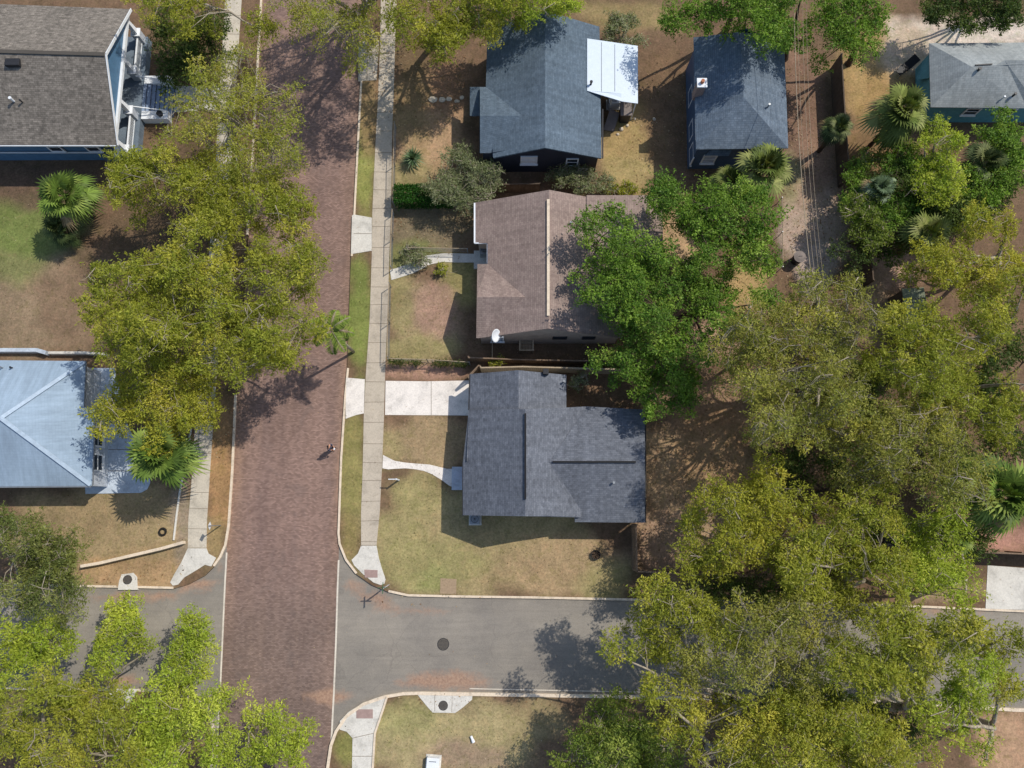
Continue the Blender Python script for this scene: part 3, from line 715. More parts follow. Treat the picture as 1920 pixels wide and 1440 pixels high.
# --- blue house right of it
Dh = thing('house', W(1390,200,0), 'tall narrow slate-blue house with hipped blue-grey roof and brick chimney', 'house')
df = [
 [(1300,70,3.8),(1387,60,5.6),(1394,182,5.6),(1305,280,3.8)],
 [(1387,60,5.6),(1470,70,3.8),(1478,278,3.8),(1394,182,5.6)],
 [(1305,280,3.8),(1394,182,5.6),(1478,278,3.8)]]
roof = roof_mesh('roof', df, M['roof_blue'], Dh)
roof_mesh('porch_roof', [[(1337,276,3.3),(1377,276,3.3),(1366,292,2.9),(1322,292,2.9)]], M['roof_blue'], Dh, .1)
walls(Dh, [(1307,78,3.8,3.7),(1386,78,3.8,5.4),(1464,78,3.8,3.7),(1471,272,3.8,3.7),(1311,273,3.8,3.7)], M['slate_sid'])
A2, B2 = W(1307,78,3.8), W(1311,273,3.8)
for t in (.36, .70, .93): window(Dh, A2, B2, t, 1.35, 1.35, 1.2, 'blind', out=-1)
for t in (.36, .78): window(Dh, A2, B2, t, 3.1, 1.7, .7, 'blind', out=-1, sill=False)
A3, B3 = W(1311,273,3.8), W(1471,273,3.8)
window(Dh, A3, B3, .2, 1.7, 1.0, 1.2, 'blind', out=1); window(Dh, A3, B3, .8, 1.7, 1.0, 1.2, 'blind', out=1)
cp = W(1309,172,4.1); 
ch = MB().obox(cp, .62, .62, 3.4, 5.2).build('chimney', m_plain('chimney_brick', (150,130,122), .85, var=.25, scale=9), roof)
MB().obox(cp, .78, .78, 5.2, 5.32).build('chimney_cap', M['white'], ch, bevel=.02); MB().cyl(cp, .14, 5.32, 5.6, 14).build('flue', M['terracotta'], ch)
vent_pipe(roof, 1440, 200, 4.7)

# --- pale grey hip house, top right
Eh = thing('house', W(1850,140,0), 'teal-walled house with pale grey hipped roof in the far top corner', 'house')
ef = [
 [(1742,81,2.8),(1822,125,4.5),(1745,201,2.8)],
 [(1742,81,2.8),(2010,79,2.8),(2010,118,4.5),(1868,122,4.5),(1822,125,4.5)],
 [(1745,201,2.8),(1822,125,4.5),(1868,122,4.5),(1926,203,2.8)],
 [(1868,122,4.5),(1884,113,4.62),(1950,205,2.95),(1926,203,2.8)],
 [(1884,113,4.62),(2010,113,4.62),(2010,205,2.95),(1950,205,2.95)]]
roof = roof_mesh('roof', ef, M['roof_pale'], Eh)
walls(Eh, [(1752,90,2.8,2.7),(2000,90,2.8,2.7),(2000,194,2.8,2.7),(1754,194,2.8,2.7)], M['teal_sid'])
roof_mesh('side_roof', [[(1718,144,.9),(1743,104,2.3),(1744,146,2.3),(1719,150,.9)]], M['teal_sid'], Eh, .1)
A2, B2 = W(1754,194,2.8), W(2000,194,2.8)
window(Eh, A2, B2, .34, 1.7, 1.1, .9, 'glass'); window(Eh, A2, B2, .62, 1.7, 1.1, .9, 'glass')
ridge_cap(roof, [(1828,122.5,4.52),(1860,120.5,4.52)], M['dark'], .08, 'ridge_vent', .08)
vent_pipe(roof, 1835, 131, 4.4, .2, .09, 'dark'); vent_pipe(roof, 1878, 186, 3.1, .4, .05, 'white'); vent_pipe(roof, 1899, 180, 3.3, .35, .08, 'dark')

# --- grey-brown gabled house with porch, top left
Ah = thing('house', W(80,150,0), 'blue bungalow with mottled grey-brown gable roof and white-columned front porch', 'house')
af = [
 [(-300,-4,3.5),(245,17,3.5),(198,102,6.0),(-300,88,6.0)],
 [(-300,88,6.0),(198,102,6.0),(220,272,3.5),(-300,272,3.5)]]
roof = roof_mesh('roof', af, M['roof_nw'], Ah, .16)
NEc, SEc, APX = W(245,17,3.5), W(220,272,3.5), W(198,102,6.0)
ridge_cap(roof, [(-300,88,6.0),(196,102,6.0)], M['roof_nw'], .3)
# barge boards
bb = MB().bar(NEc + Vector((.03,.0,-.05)), APX + Vector((.03,0,-.02)), .05, .22).bar(APX + Vector((.03,0,-.02)), SEc + Vector((.03,0,-.05)), .05, .22); bb.build('barge_board', M['white'], roof)
ax = (SEc - NEc).normalized(); inn = Vector((ax.y, -ax.x, 0)); inn = inn if inn.x < 0 else -inn     # towards the house
def fp(t, din, z): # point t along the front, din metres inside the rake line
    p = NEc.lerp(SEc, t) + inn*din; return Vector((p.x, p.y, z))
# gable wall, triangular, above beam
apx_t = (APX - NEc).dot(ax) / (SEc - NEc).length
gv = [fp(.04,.45,3.35), fp(.96,.45,3.35), fp(apx_t,.45,5.75)]
build('gable_wall', gv + [p + inn*.12 for p in gv], [(0,1,2),(5,4,3),(0,3,4,1),(1,4,5,2),(2,5,3,0)], M['blue_sid'], Ah)
MB().bar(fp(.03,.42,3.2), fp(.97,.42,3.2), .3, .28).build('porch_beam', M['white'], Ah)
# house body
hb = [fp(.05,2.8,0), fp(.95,2.8,0), Vector((-62, SEc.y+.5, 0)), Vector((-62, NEc.y-.2, 0))]
v = []; zt = [3.4,3.4,3.4,3.4]
for p, z in zip(hb, zt): v += [(p.x,p.y,-.02),(p.x,p.y,z)]
build('wall', v, [(2*i, 2*((i+1)%4), 2*((i+1)%4)+1, 2*i+1) for i in range(4)], M['blue_sid'], Ah)
sp = W(40,272,3.5)
MB().bar(Vector((-60, SEc.y+.44, 1.5)), Vector((SEc.x-3.2, SEc.y+.44, 1.5)), .06, .12).build('trim_board', M['white'], Ah)
for x in (-36.5, -33.5): window(Ah, (x-1, SEc.y+.5), (x+1, SEc.y+.5), .5, 2.3, 1.0, 1.2)
window(Ah, fp(.05,2.8,0), fp(.95,2.8,0), .2, 2.1, 1.3, 1.4, out=-1); window(Ah, fp(.05,2.8,0), fp(.95,2.8,0), .8, 2.1, 1.3, 1.4, out=-1)
dp = fp(.5,2.74,1.8); MB().bar(dp - ax*.48, dp + ax*.48, .06, 2.1).build('door', M['wood_dark'], Ah)
# porch floor
pf = [fp(.04,2.8,0), fp(.04,-.05,0), fp(.96,-.05,0), fp(.96,2.8,0)]
MB().prism(pf, -.02, .74).build('porch_floor', M['deck'], Ah)
ts = (.07,.36,.66,.95)
for t in ts:
    c = fp(t,.42,0); ang = math.atan2(ax.y, ax.x)
    pr = MB().obox(c, .62, .62, .742, 1.75, ang).build('pier', M['grey_sid'], Ah); MB().obox(c, .74, .74, 1.75, 1.84, ang).build('pier_cap', M['white'], pr)
    col = MB()
    hw0, hw1 = .2, .14; n_ = inn
    q = [c + ax*sx*h_ + n_*sy*h_ + Vector((0,0,z)) for z, h_ in ((1.84, hw0), (3.06, hw1)) for sx, sy in ((-1,-1),(1,-1),(1,1),(-1,1))]
    col.add(q, [(3,2,1,0),(4,5,6,7),(0,1,5,4),(1,2,6,5),(2,3,7,6),(3,0,4,7)]).build('column', M['white'], Ah)
for t0, t1 in ((ts[0], ts[1]), (ts[2], ts[3])):
    rl = MB(); a_, b_ = fp(t0,.3,0) + ax*.34, fp(t1,.3,0) - ax*.34
    rl.bar(a_ + Vector((0,0,1.62)), b_ + Vector((0,0,1.62)), .12, .08).bar(a_ + Vector((0,0,.92)), b_ + Vector((0,0,.92)), .07, .06)
    nb = int((b_-a_).length/.13)
    for k in range(1, nb): q = a_.lerp(b_, k/nb); rl.bar(q + Vector((0,0,.95)), q + Vector((0,0,1.58)), .04, .04)
    rl.build('railing', M['white'], Ah)
# stairs
s0, s1 = fp(.395,0,0), fp(.625,0,0)
stp = MB(); nst = 7
for k in range(nst):
    o0 = .05 + k*.34; z = .74 - (k+1)*.74/(nst+1)+.02
    stp.prism([s0 - inn*o0, s1 - inn*o0, s1 - inn*(o0+.335), s0 - inn*(o0+.335)], -.02, z)
stp.build('stair', m_plain('stair_paint', (140,156,178), .6), Ah)
ns_ = MB()
for k in range(nst):
    o1 = .05 + k*.34 + .30; z = .74 - (k+1)*.74/(nst+1)+.02; ns_.bar(Vector((*(s0 - inn*o1)[:2], z+.012)), Vector((*(s1 - inn*o1)[:2], z+.012)), .05, .02)
ns_.build('nosing', M['navy_sid'], Ah)
for s_, t in ((-1, .375), (1, .645)):
    c = fp(t, -1.3, 0); pd = MB().prism([fp(t-.03, -.1, 0), fp(t+.03, -.1, 0), fp(t+.03, -2.3, 0), fp(t-.03, -2.3, 0)], -.02, .72).build('stair_pier', M['white'], Ah)
    MB().cyl(fp(t,-1.7,0), .2, .72, 1.0, 14, .26).build('planter', M['dark'], pd)
    q0, q1 = fp(t+s_*-.02, .2, 1.6), fp(t+s_*-.02, -2.2, .95)
    MB().bar(q0, q1, .07, .07).bar(q1, Vector((q1.x,q1.y,.0)), .07, .07).build('handrail', M['white'], Ah)
box_part('roof_vent', roof, 27, 120, 5.65, 1.1, .55, 5.3, 5.95, M['dark'], 0)
vent_pipe(roof, 24, 188, 4.9, .35, .08, 'white'); vent_pipe(roof, 40, 190, 4.85, .2, .05, 'dark')
MB().bar(W(-300,273,3.42), W(219,273,3.42), .13, .12).build('gutter', M['white'], Ah)
slab('front_walk', [(303,162),(418,160),(416,205),(300,212)], .026, M['slab'])

# --- pale blue hip roof house, left
Bh = thing('house', W(20,800,0), 'house with pale blue hipped roof and bluish patio, left of the brick road', 'house')
bf = [
 [(160,677,2.7),(2,784,4.75),(172,911,2.7),(177,765,2.7),(157,764,2.75)],
 [(-360,672,2.7),(160,677,2.7),(2,784,4.75),(-220,782,4.75)],
 [(-220,782,4.75),(2,784,4.75),(172,911,2.7),(-360,914,2.7)]]
roof = roof_mesh('roof', bf, M['roof_white'], Bh)
for pts in ([(158,679,2.75),(2,784,4.78)], [(170,909,2.75),(2,784,4.78)], [(-220,782,4.78),(2,784,4.78)]): ridge_cap(roof, pts, m_plain('pale_ridge_shingle', (172,188,202), .8), .28, h=.03)
walls(Bh, [(-350,682,2.7,2.62),(153,684,2.7,2.62),(150,770,2.7,2.62),(166,772,2.7,2.62),(164,910,2.7,2.62),(-350,914,2.7,2.62)], M['grey_sid'])
A2, B2 = W(-350,912,2.7), W(164,910,2.7)
vent_pipe(roof, 24, 690, 2.95, .3, .05, 'dark'); vent_pipe(roof, 6, 690, 2.95, .35, .05, 'grey_metal')
for p, q in (((161,678,2.62),(158,763,2.62)),((178,766,2.62),(173,910,2.62)),((-350,915,2.62),(171,912,2.62))): MB().bar(W(*p), W(*q), .12, .12).build('gutter', M['grey_metal'], Bh)
A3, B3 = W(166,772,2.7), W(164,906,2.7); window(Bh, A3, B3, .35, 1.5, 1.2, 1.2, out=-1); window(Bh, A3, B3, .7, 1.5, 1.2, 1.2, out=-1)
hr_ = MB(); q0, q1 = W(172,906,.9), W(190,890,.9)
hr_.tube([q0, q1, Vector((q1.x,q1.y,.05))], .03, 6).tube([Vector((q0.x,q0.y,.9)), Vector((q0.x,q0.y,.05))], .03, 6).build('handrail', M['dark'], Bh)

# ------------------------------------------------------------------ fences, sheds and small things
def board_fence(pts, h, mat, label, group=None, name='wooden_fence', capmat=None, gap=.012, zref=None):
    P = [W(x, y, h if zref is None else zref) for x, y in pts]; P = [Vector((p.x, p.y, 0)) for p in P]
    t = thing(name, P[0], label, 'fence', group)
    pan = MB(); rail = MB()
    for a, b in zip(P[:-1], P[1:]):
        dl = (b-a).length; d_ = (b-a)/dl; n = Vector((-d_.y, d_.x, 0)); k = int(dl/.15); 
        for i in range(k):
            q0 = a + d_*(i*dl/k + gap/2); q1 = a + d_*((i+1)*dl/k - gap/2); hh = h + random.uniform(-.025, .02)
            pan.bar(q0 + Vector((0,0,hh/2)), q1 + Vector((0,0,hh/2)), .022, hh)
        for z in (.3, h-.3): rail.bar(a + n*.045 + Vector((0,0,z)), b + n*.045 + Vector((0,0,z)), .05, .09)
        rail.bar(a + n*.02 + Vector((0,0,h+.035)), b + n*.02 + Vector((0,0,h+.035)), .1, .03)
        np_ = max(1, int(dl/2.4))
        for i in range(np_ + 1):
            q = a.lerp(b, i/np_) + n*.1; MB().box(q.x-.05, q.y-.05, 0, q.x+.05, q.y+.05, h+.01).build('post', mat, t)
    pan.build('board_panel', mat, t); rail.build('rail', capmat or mat, t)
    return t
def chain_fence(pts, h, label, group=None):
    P = [W(x, y, h) for x, y in pts]; P = [Vector((p.x, p.y, 0)) for p in P]
    t = thing('chain_link_fence', P[0], label, 'fence', group); rail = MB(); net = MB()
    for a, b in zip(P[:-1], P[1:]):
        dl = (b-a).length; d_ = (b-a)/dl
        rail.tube([a + Vector((0,0,h)), b + Vector((0,0,h))], .03, 6)
        k = int(dl/.16)
        for i in range(k):
            for s_ in (0, 1):
                x0 = i*dl/k; x1 = min(dl, max(0, x0 + (h if s_ else -h)))
                hh = abs(x1-x0)
                if hh > .05: net.bar(a + d_*x0 + Vector((0,0,.03)), a + d_*x1 + Vector((0,0,.03+hh*.96)), .006, .006)
        np_ = max(1, int(dl/2.6))
        for i in range(np_ + 1):
            q = a.lerp(b, i/np_); MB().cyl(q, .035, 0, h+.04, 8).build('post', M['grey_metal'], t)
    rail.build('rail', M['wood_pale'], t); net.build('wire_mesh', M['grey_metal'], t); return t
board_fence([(901,690),(980,688),(1085,691),(1200,694)], 1.8, M['wood_pale'], 'pale board fence close above the charcoal-roofed house')
board_fence([(878,671),(980,675),(1085,677),(1180,678)], 1.5, M['wood'], 'grey board fence between the taupe house and the pale board fence')
board_fence([(898,684),(877,706)], 1.6, M['wood'], 'short slanting gate fence at the corner of the white driveway', name='gate_fence')
board_fence([(1192,984),(1194,1072),(1320,1078),(1440,1082)], 1.9, M['wood'], 'tall brown privacy fence with a corner behind the charcoal-roofed house')
board_fence([(882,347),(1012,345)], 1.5, M['wood_dark'], 'dark board fence between the slate-blue and taupe roofs')
board_fence([(1577,100),(1580,150),(1584,215),(1592,330)], 2.0, M['wood_dark'], 'dark alley fence beside the pale sandy yard')
board_fence([(1622,385),(1630,440),(1637,525)], 2.0, M['wood_dark'], 'dark alley fence south of the palm thicket')
board_fence([(1845,1036),(1990,1042)], 1.8, M['wood'], 'board fence casting shade over the driveway at the right edge')
chain_fence([(739,228),(737,300),(736,378)], 1.1, 'chain-link fence between sidewalk and yard of the slate-blue house')
chain_fence([(735,392),(733,440),(732,498)], 1.1, 'chain-link fence between sidewalk and shaded yard of the taupe house')
chain_fence([(729,530),(727,600),(726,668)], 1.1, 'chain-link fence between sidewalk and sunny lawn of the taupe house')
cf_ = chain_fence([(727,672),(800,674),(880,679)], 1.1, 'vine-grown chain-link fence above the driveway')
chain_fence([(762,464),(876,466)], .9, 'low wire fence across the shaded front yard')
chain_fence([(923,640),(923,671)], 1.1, 'short wire gate fence between the taupe house and the grey board fence')
chain_fence([(1467,370),(1468,500)], 1.2, 'wire fence along the left side of the sandy alley')
# low masonry walls
def low_wall(pts, h, w, mat, label, name='garden_wall'):
    P = [W(x, y, h) for x, y in pts]; b = MB()
    for a, c in zip(P[:-1], P[1:]): b.bar(Vector((a.x,a.y,h/2-.02)), Vector((c.x,c.y,h/2-.02)), w, h+.04)
    return tag(b.build(name, mat, bevel=.015), label, 'wall')
low_wall([(-60,656),(68,656),(85,661)], .55, .3, M['blue_slab'], 'low whitish wall piece left of the crack, above the pale blue roof')
low_wall([(90,661),(158,661),(200,664)], .5, .2, M['slab'], 'low tan wall piece right of the crack, above the pale blue roof')
low_wall([(150,1062),(185,1056),(240,1043),(300,1029),(343,1017)], .45, .22, M['kerb'], 'slanting retaining wall across the lawn by the street corner')
low_wall([(325,1013),(330,970),(336,925),(348,860),(358,800)], .12, .12, M['slab'], 'thin concrete edging beside the left sidewalk', 'edging')

# manholes
def manhole(px, py, r, label, z=0.0):
    p = W(px, py, z); t = thing('manhole', Vector((p.x,p.y,z)), label, 'manhole', 'round manholes')
    MB().cyl(p, r, z-.03, z+.006, 32).build('frame', M['dark'], t); MB().cyl(p, r*.88, z-.02, z+.012, 32).build('cover', M['iron'], t)
    b = MB()
    for k in range(-3, 4):
        hw = math.sqrt(max(0, (r*.8)**2 - (k*r*.22)**2)); b.bar(Vector((p.x-hw, p.y+k*r*.22, z+.014)), Vector((p.x+hw, p.y+k*r*.22, z+.014)), .02, .006)
    b.build('grip_ribs', M['dark'], t); return t
manhole(831,1208,.44,'round iron manhole in the middle of the asphalt street',-.118)
manhole(831,1323,.34,'round manhole in the storm drain slab of the lower lawn',.031)
manhole(239,1087,.34,'round manhole in the drain slab of the left lawn',.031)
manhole(226,1318,.34,'round manhole half hidden by the trees at lower left',.031)

# street signs
def sign(px, py, h, label, kind):
    p = W(px, py, 0); t = thing('street_sign', p, label, 'sign')
    MB().box(p.x-.03, p.y-.03, 0, p.x+.03, p.y+.03, h).build('post', M['grey_metal'], t)
    if kind == 'stop':
        c = Vector((p.x, p.y-.05, h-.65)); n = 8; R_ = .4
        ang = R(35); dx = Vector((math.cos(ang), math.sin(ang), 0)); nn = Vector((math.sin(ang), -math.cos(ang), 0))
        def oct_(r, o): return [c + nn*o + dx*r*math.cos(math.pi/8 + k*math.pi/4) + Vector((0,0,r*math.sin(math.pi/8 + k*math.pi/4))) for k in range(8)]
        build('sign_plate', oct_(R_, 0) + oct_(R_, .02), [tuple(range(8))[::-1], tuple(range(8,16))] + [(k,(k+1)%8,8+(k+1)%8,8+k) for k in range(8)], M['white'], t)
        build('sign_face', oct_(R_*.93, .022) + oct_(R_*.93, .026), [tuple(range(8))[::-1], tuple(range(8,16))] + [(k,(k+1)%8,8+(k+1)%8,8+k) for k in range(8)], M['red'], t)
        MB().bar(Vector((p.x-.4,p.y,h+.04)), Vector((p.x+.4,p.y,h+.04)), .02, .16).build('street_blade', M['green_sign'], t)
        MB().bar(Vector((p.x,p.y-.4,h+.22)), Vector((p.x,p.y+.4,h+.22)), .02, .16).build('street_blade', M['green_sign'], t)
    else:
        q = [Vector((p.x-.04, p.y, h-.3)) + Vector((-.01*s_, a_, b_)) for s_ in (0, 1) for a_, b_ in ((-.3,0),(0,-.3),(.3,0),(0,.3))]
        build('sign_plate', q, [(0,1,2,3),(7,6,5,4),(0,4,5,1),(1,5,6,2),(2,6,7,3),(3,7,4,0)], M['white'], t)
    return t
sign(729,1096,2.3,'street corner stop sign with two crossed name blades on top','stop')
sign(414,985,2.2,'white diamond sign on a thin post left of the brick road','diamond')
p = W(748,900,0); t = thing('yard_sign', p, 'white yard sign post on the front lawn near the curved walk', 'sign')
MB().box(p.x-.05, p.y-.05, 0, p.x+.05, p.y+.05, 1.35).build('post', M['white'], t)
MB().box(p.x-.6, p.y-.03, 1.2, p.x-.05, p.y+.03, 1.28).build('arm', M['white'], t)

# satellite dish on the roof corner
p = W(928,634,2.95); t = thing('satellite_dish', p, 'white satellite dish at the lower left corner of the taupe roof', 'satellite dish')
MB().tube([p - Vector((0,0,.1)), p + Vector((0,0,.55))], .03, 8).build('mast', M['grey_metal'], t)
dc = p + Vector((.1,0,.75)); aim = Vector((.82,-.28,.5)).normalized(); ux = aim.cross(Vector((0,0,1))).normalized(); uy = ux.cross(aim)
v = [dc - aim*.12]; f = []
for i in range(1, 6):
    r = .5*i/5
    for k in range(20):
        a = 2*math.pi*k/20; v.append(dc - aim*.12*(1-(i/5)**2) + ux*r*math.cos(a) + uy*r*math.sin(a)*1.1)
for k in range(20): f.append((0, 1+k, 1+(k+1)%20))
for i in range(4):
    for k in range(20): f.append((1+i*20+k, 1+(i+1)*20+k, 1+(i+1)*20+(k+1)%20, 1+i*20+(k+1)%20))
o = build('dish', v, f, M['white'], t, True); m = o.modifiers.new('thickness', 'SOLIDIFY'); m.thickness = .02
MB().tube([dc - uy*.5, dc + aim*.5 - uy*.12], .02, 6).obox(dc + aim*.55 - uy*.1, .14, .1, dc.z+.15, dc.z+.27).build('feed_arm', M['grey_metal'], t)

# lattice frame beside the taupe house
p = W(987,645,1.0); t = thing('lattice_crate', Vector((p.x,p.y,0)), 'pale lattice-topped frame against the taupe house wall', 'lattice frame')
fr = MB(); hx, hy = .52, .5
for sx in (-1, 1):
    for sy in (-1, 1): MB().box(p.x+sx*hx-.04, p.y+sy*hy-.04, 0, p.x+sx*hx+.04, p.y+sy*hy+.04, 1.0).build('leg', M['wood_pale'], t)
    fr.bar(Vector((p.x+sx*hx,p.y-hy-.04,1.04)), Vector((p.x+sx*hx,p.y+hy+.04,1.04)), .09, .07).bar(Vector((p.x-hx+.05,p.y+sx*hy,1.037)), Vector((p.x+hx-.05,p.y+sx*hy,1.037)), .09, .07)
fr.build('frame', M['wood_pale'], t); la = MB()
for k in range(-4, 5):
    la.bar(Vector((p.x+k*.115,p.y-hy,1.03)), Vector((p.x+k*.115,p.y+hy,1.03)), .025, .02); la.bar(Vector((p.x-hx,p.y+k*.11,1.01)), Vector((p.x+hx,p.y+k*.11,1.01)), .02, .02)
la.build('lattice', M['wood_pale'], t)

# air conditioners and boxes
def ac(px, py, sx, sy, h, label, mat='grey_metal', z0=.08):
    p = W(px, py, h); t = thing('air_conditioner', Vector((p.x,p.y,0)), label, 'air conditioner')
    MB().obox(p, sx+.2, sy+.2, 0, z0).build('base', M['slab'], t)
    bd = MB().obox(p, sx, sy, z0, h).build('case', M[mat], t, bevel=.02)
    g = MB().torus((p.x,p.y,h+.01), min(sx,sy)*.36, .015)
    for k in range(6):
        a = k*math.pi/6; r = min(sx,sy)*.36; g.bar(Vector((p.x-r*math.cos(a),p.y-r*math.sin(a),h+.012)), Vector((p.x+r*math.cos(a),p.y+r*math.sin(a),h+.012)), .012, .01)
    g.build('grille', M['dark'], bd); return t
ac(890,973,.75,.75,.85,'air conditioner under the south eave of the charcoal-roofed house')
ac(909,466,.8,.9,1.0,'grey air conditioner in the notch of the taupe roof')
ac(1152,186,.95,.7,.9,'white boxed air conditioner beside the white lean-to','white')
def shed(px, py, sx, sy, h, label, wm, rm, name='shed', a=0, z=.0, slats=0):
    p = W(px, py, h); t = thing(name, Vector((p.x,p.y,0)), label, 'shed')
    MB().obox(p, sx-.2, sy-.2, -.02, h-.05, a).build('wall', wm, t)
    b = MB().obox(p, sx, sy, h-.05, h+.05, a); rf = b.build('roof', rm, t, bevel=.02)
    ca, sa = math.cos(a), math.sin(a)
    q = Vector((p.x + ca*(-sx/2+.085), p.y + sa*(-sx/2+.085), 0)); MB().obox(q, .05, .8, 0, min(h-.1, 1.9), a).build('door', M['wood_dark'], t)
    if slats:
        s_ = MB()
        for k in range(slats):
            y_ = -sy/2 + sy*(k+1)/(slats+1); c = Vector((p.x - sa*y_, p.y + ca*y_, 0)); s_.obox(c, sx, .05, h+.052, h+.075, a)
        s_.build('batten', M['dark'], rf)
    return t
shed(1174,204,.95,1.25,1.3,'small grey storage box beside the white lean-to', M['dark'], M['sheet'], 'storage_box')
shed(1720,592,1.7,4.4,2.3,'mossy flat-roofed shed with dark battens under the right trees', M['wood_dark'], M['wood_green'], a=R(4), slats=4)
shed(1442,835,1.0,1.3,1.4,'small wooden shed in the shaded back yard', M['wood_dark'], M['wood'])
shed(1674,1003,1.4,1.6,2.0,'dark little shed between the lower oaks', M['black'], M['dark'])
# leaning sheet and rubble beside the slate-blue house
p = W(1145,226,.3); t = thing('leaning_board', Vector((p.x,p.y,0)), 'faded grey-brown board lying against rubble by the slate-blue house', 'board')
build('board', [p+Vector((-.6,-.7,-.25)), p+Vector((.25,-.9,-.2)), p+Vector((.7,.4,.45)), p+Vector((-.1,.75,.5)), p+Vector((-.6,-.7,-.22)), p+Vector((.25,-.9,-.17)), p+Vector((.7,.4,.48)), p+Vector((-.1,.75,.53))], [(3,2,1,0),(4,5,6,7),(0,1,5,4),(1,2,6,5),(2,3,7,6),(3,0,4,7)], M['sheet'], t)
def rock_mesh(c, r, b):
    n = 7; v = []; 
    for i, (zz, rr) in enumerate(((0,1),(.45,.9),(.8,.5))):
        for k in range(n):
            a = 2*math.pi*k/n + i*.3; q = r*rr*random.uniform(.75,1.15); v.append((c.x+q*math.cos(a), c.y+q*math.sin(a), c.z+zz*r))
    f = [(i*n+k, i*n+(k+1)%n, (i+1)*n+(k+1)%n, (i+1)*n+k) for i in range(2) for k in range(n)] + [tuple(2*n+k for k in range(n))]
    b.add(v, f)
stones = [((1165,243),.22,'pale broken stone nearest the leaning board'),((1158,252),.15,'small stone below the leaning board'),((1176,236),.16,'stone right of the leaning board'),((1190,223),.14,'lone pale stone in the yard right of the leaning board'),((1226,224),.17,'pale stone lying in the shaded side yard'),((1150,236),.18,'broken stone half under the leaning board')]
for (x, y), r, lb in stones:
    b = MB(); rock_mesh(W(x, y, 0) - Vector((0,0,.02)), r, b); tag(b.build('stone', M['stone']), lb, 'stone', 'loose stones by the slate-blue house')
pav = [(812,187,.75,'leftmost cracked paver of the short path'),(829,187,.6,'second paver from the left of the short path'),(842,186,.55,'third paver of the short path'),(857,190,.4,'small paver near the slate-blue house'),(866,183,.45,'tilted paver closest to the slate-blue house')]
for x, y, s_, lb in pav:
    p = W(x, y, 0); n = 7; b = MB().prism([(p.x + s_*.55*math.cos(2*math.pi*k/n+.3)*random.uniform(.8,1.1), p.y + s_*.42*math.sin(2*math.pi*k/n+.3)*random.uniform(.8,1.1)) for k in range(n)], -.02, .05)
    tag(b.build('paver', M['stone']), lb, 'paver', 'broken pavers of the short path')

# white box, post, tyre, fire ring, bin, lounge frame
p = W(811,1438,.5); t = thing('utility_box', Vector((p.x,p.y,0)), 'white utility box on the lower lawn at the bottom edge', 'utility box')
bd = MB().obox(p, .9, 1.15, .05, .52, R(-4)).build('case', M['white'], t, bevel=.03); MB().obox(p, 1.1, 1.35, 0, .05, R(-4)).build('base', M['slab'], t)
MB().obox(Vector((p.x, p.y+.35, 0)), .5, .05, .52, .54, R(-4)).build('hinge', M['grey_metal'], bd)
p = W(885,1387,.1); a_, b_ = W(883,1380,.1), W(888,1392,.1)
tag(MB().tube([a_, a_.lerp(b_,.5), b_], [.09,.1,.13], 12).build('plastic_bottle', M['white']), 'small white plastic jug lying on the lower lawn', 'bottle')
p = W(306,997,0); t = tag(MB().torus((p.x,p.y,.1), .25, .075).build('tyre', M['rubber'], smooth=True), 'old black tyre lying on the lawn by the left sidewalk', 'tyre')
p = W(1117,1040,0); t = thing('fire_ring', p, 'round dark fire ring with twigs on the side lawn', 'fire pit')
rg = MB(); n = 24
for k in range(n):
    a0, a1 = 2*math.pi*k/n, 2*math.pi*(k+1)/n
    rg.bar(p + Vector((.34*math.cos(a0),.34*math.sin(a0),.14)), p + Vector((.34*math.cos(a1),.34*math.sin(a1),.14)), .03, .28)
rg.build('ring', M['dark'], t); MB().cyl(p, .32, 0, .06, 20).build('ash', M['bark_dark'], t)
tw = MB()
for k in range(16):
    a = random.uniform(0, 6.28); b_ = p + Vector((math.cos(a)*random.uniform(.3,.75), math.sin(a)*random.uniform(.3,.75), random.uniform(.2,.5))); tw.tube([p + Vector((0,0,.08)), p.lerp(b_,.5) + Vector((.03,.04,.12)), b_], [.02,.015,.008], 5)
tw.build('twigs', M['bark_dark'], t)
p = W(1500,481,1.0); t = thing('trash_can', Vector((p.x,p.y,0)), 'grey round trash can at the lower end of the alley', 'trash can')
MB().cyl(p, .38, 0, .95, 24, .44).build('body', M['dark'], t, True); ld = MB().cyl(p, .48, .95, 1.0, 24).cyl(p, .44, 1.0, 1.07, 24, .2).build('lid', M['sheet'], t)
MB().tube([Vector((p.x-.12,p.y,1.06)), Vector((p.x-.1,p.y,1.14)), Vector((p.x+.1,p.y,1.14)), Vector((p.x+.12,p.y,1.06))], .015, 6).build('handle', M['dark'], ld)
p = W(1703,121,.8); t = thing('folding_lounger', Vector((p.x,p.y,0)), 'black folding lounger beside the teal wall', 'lounger')
sd = Vector((.85,.62,0)).normalized(); wd = Vector((-sd.y, sd.x, 0))
sq = [p - sd*.95 - wd*.3 - Vector((0,0,.35)), p - sd*.95 + wd*.3 - Vector((0,0,.35)), p + sd*.1 + wd*.36 - Vector((0,0,.35)), p + sd*.1 - wd*.36 - Vector((0,0,.35)), p + sd*.85 + wd*.36 + Vector((0,0,.3)), p + sd*.85 - wd*.36 + Vector((0,0,.3))]
o = build('seat', sq[:4], [(0,1,2,3)], M['black'], t); o.modifiers.new('thickness', 'SOLIDIFY').thickness = .05
o = build('backrest', [sq[3], sq[2], sq[4], sq[5]], [(0,1,2,3)], M['black'], t); o.modifiers.new('thickness', 'SOLIDIFY').thickness = .05
for q in (sq[0], sq[1], sq[2], sq[3]): MB().tube([q, Vector((q.x, q.y, 0))], .02, 6).build('leg', M['grey_metal'], t)
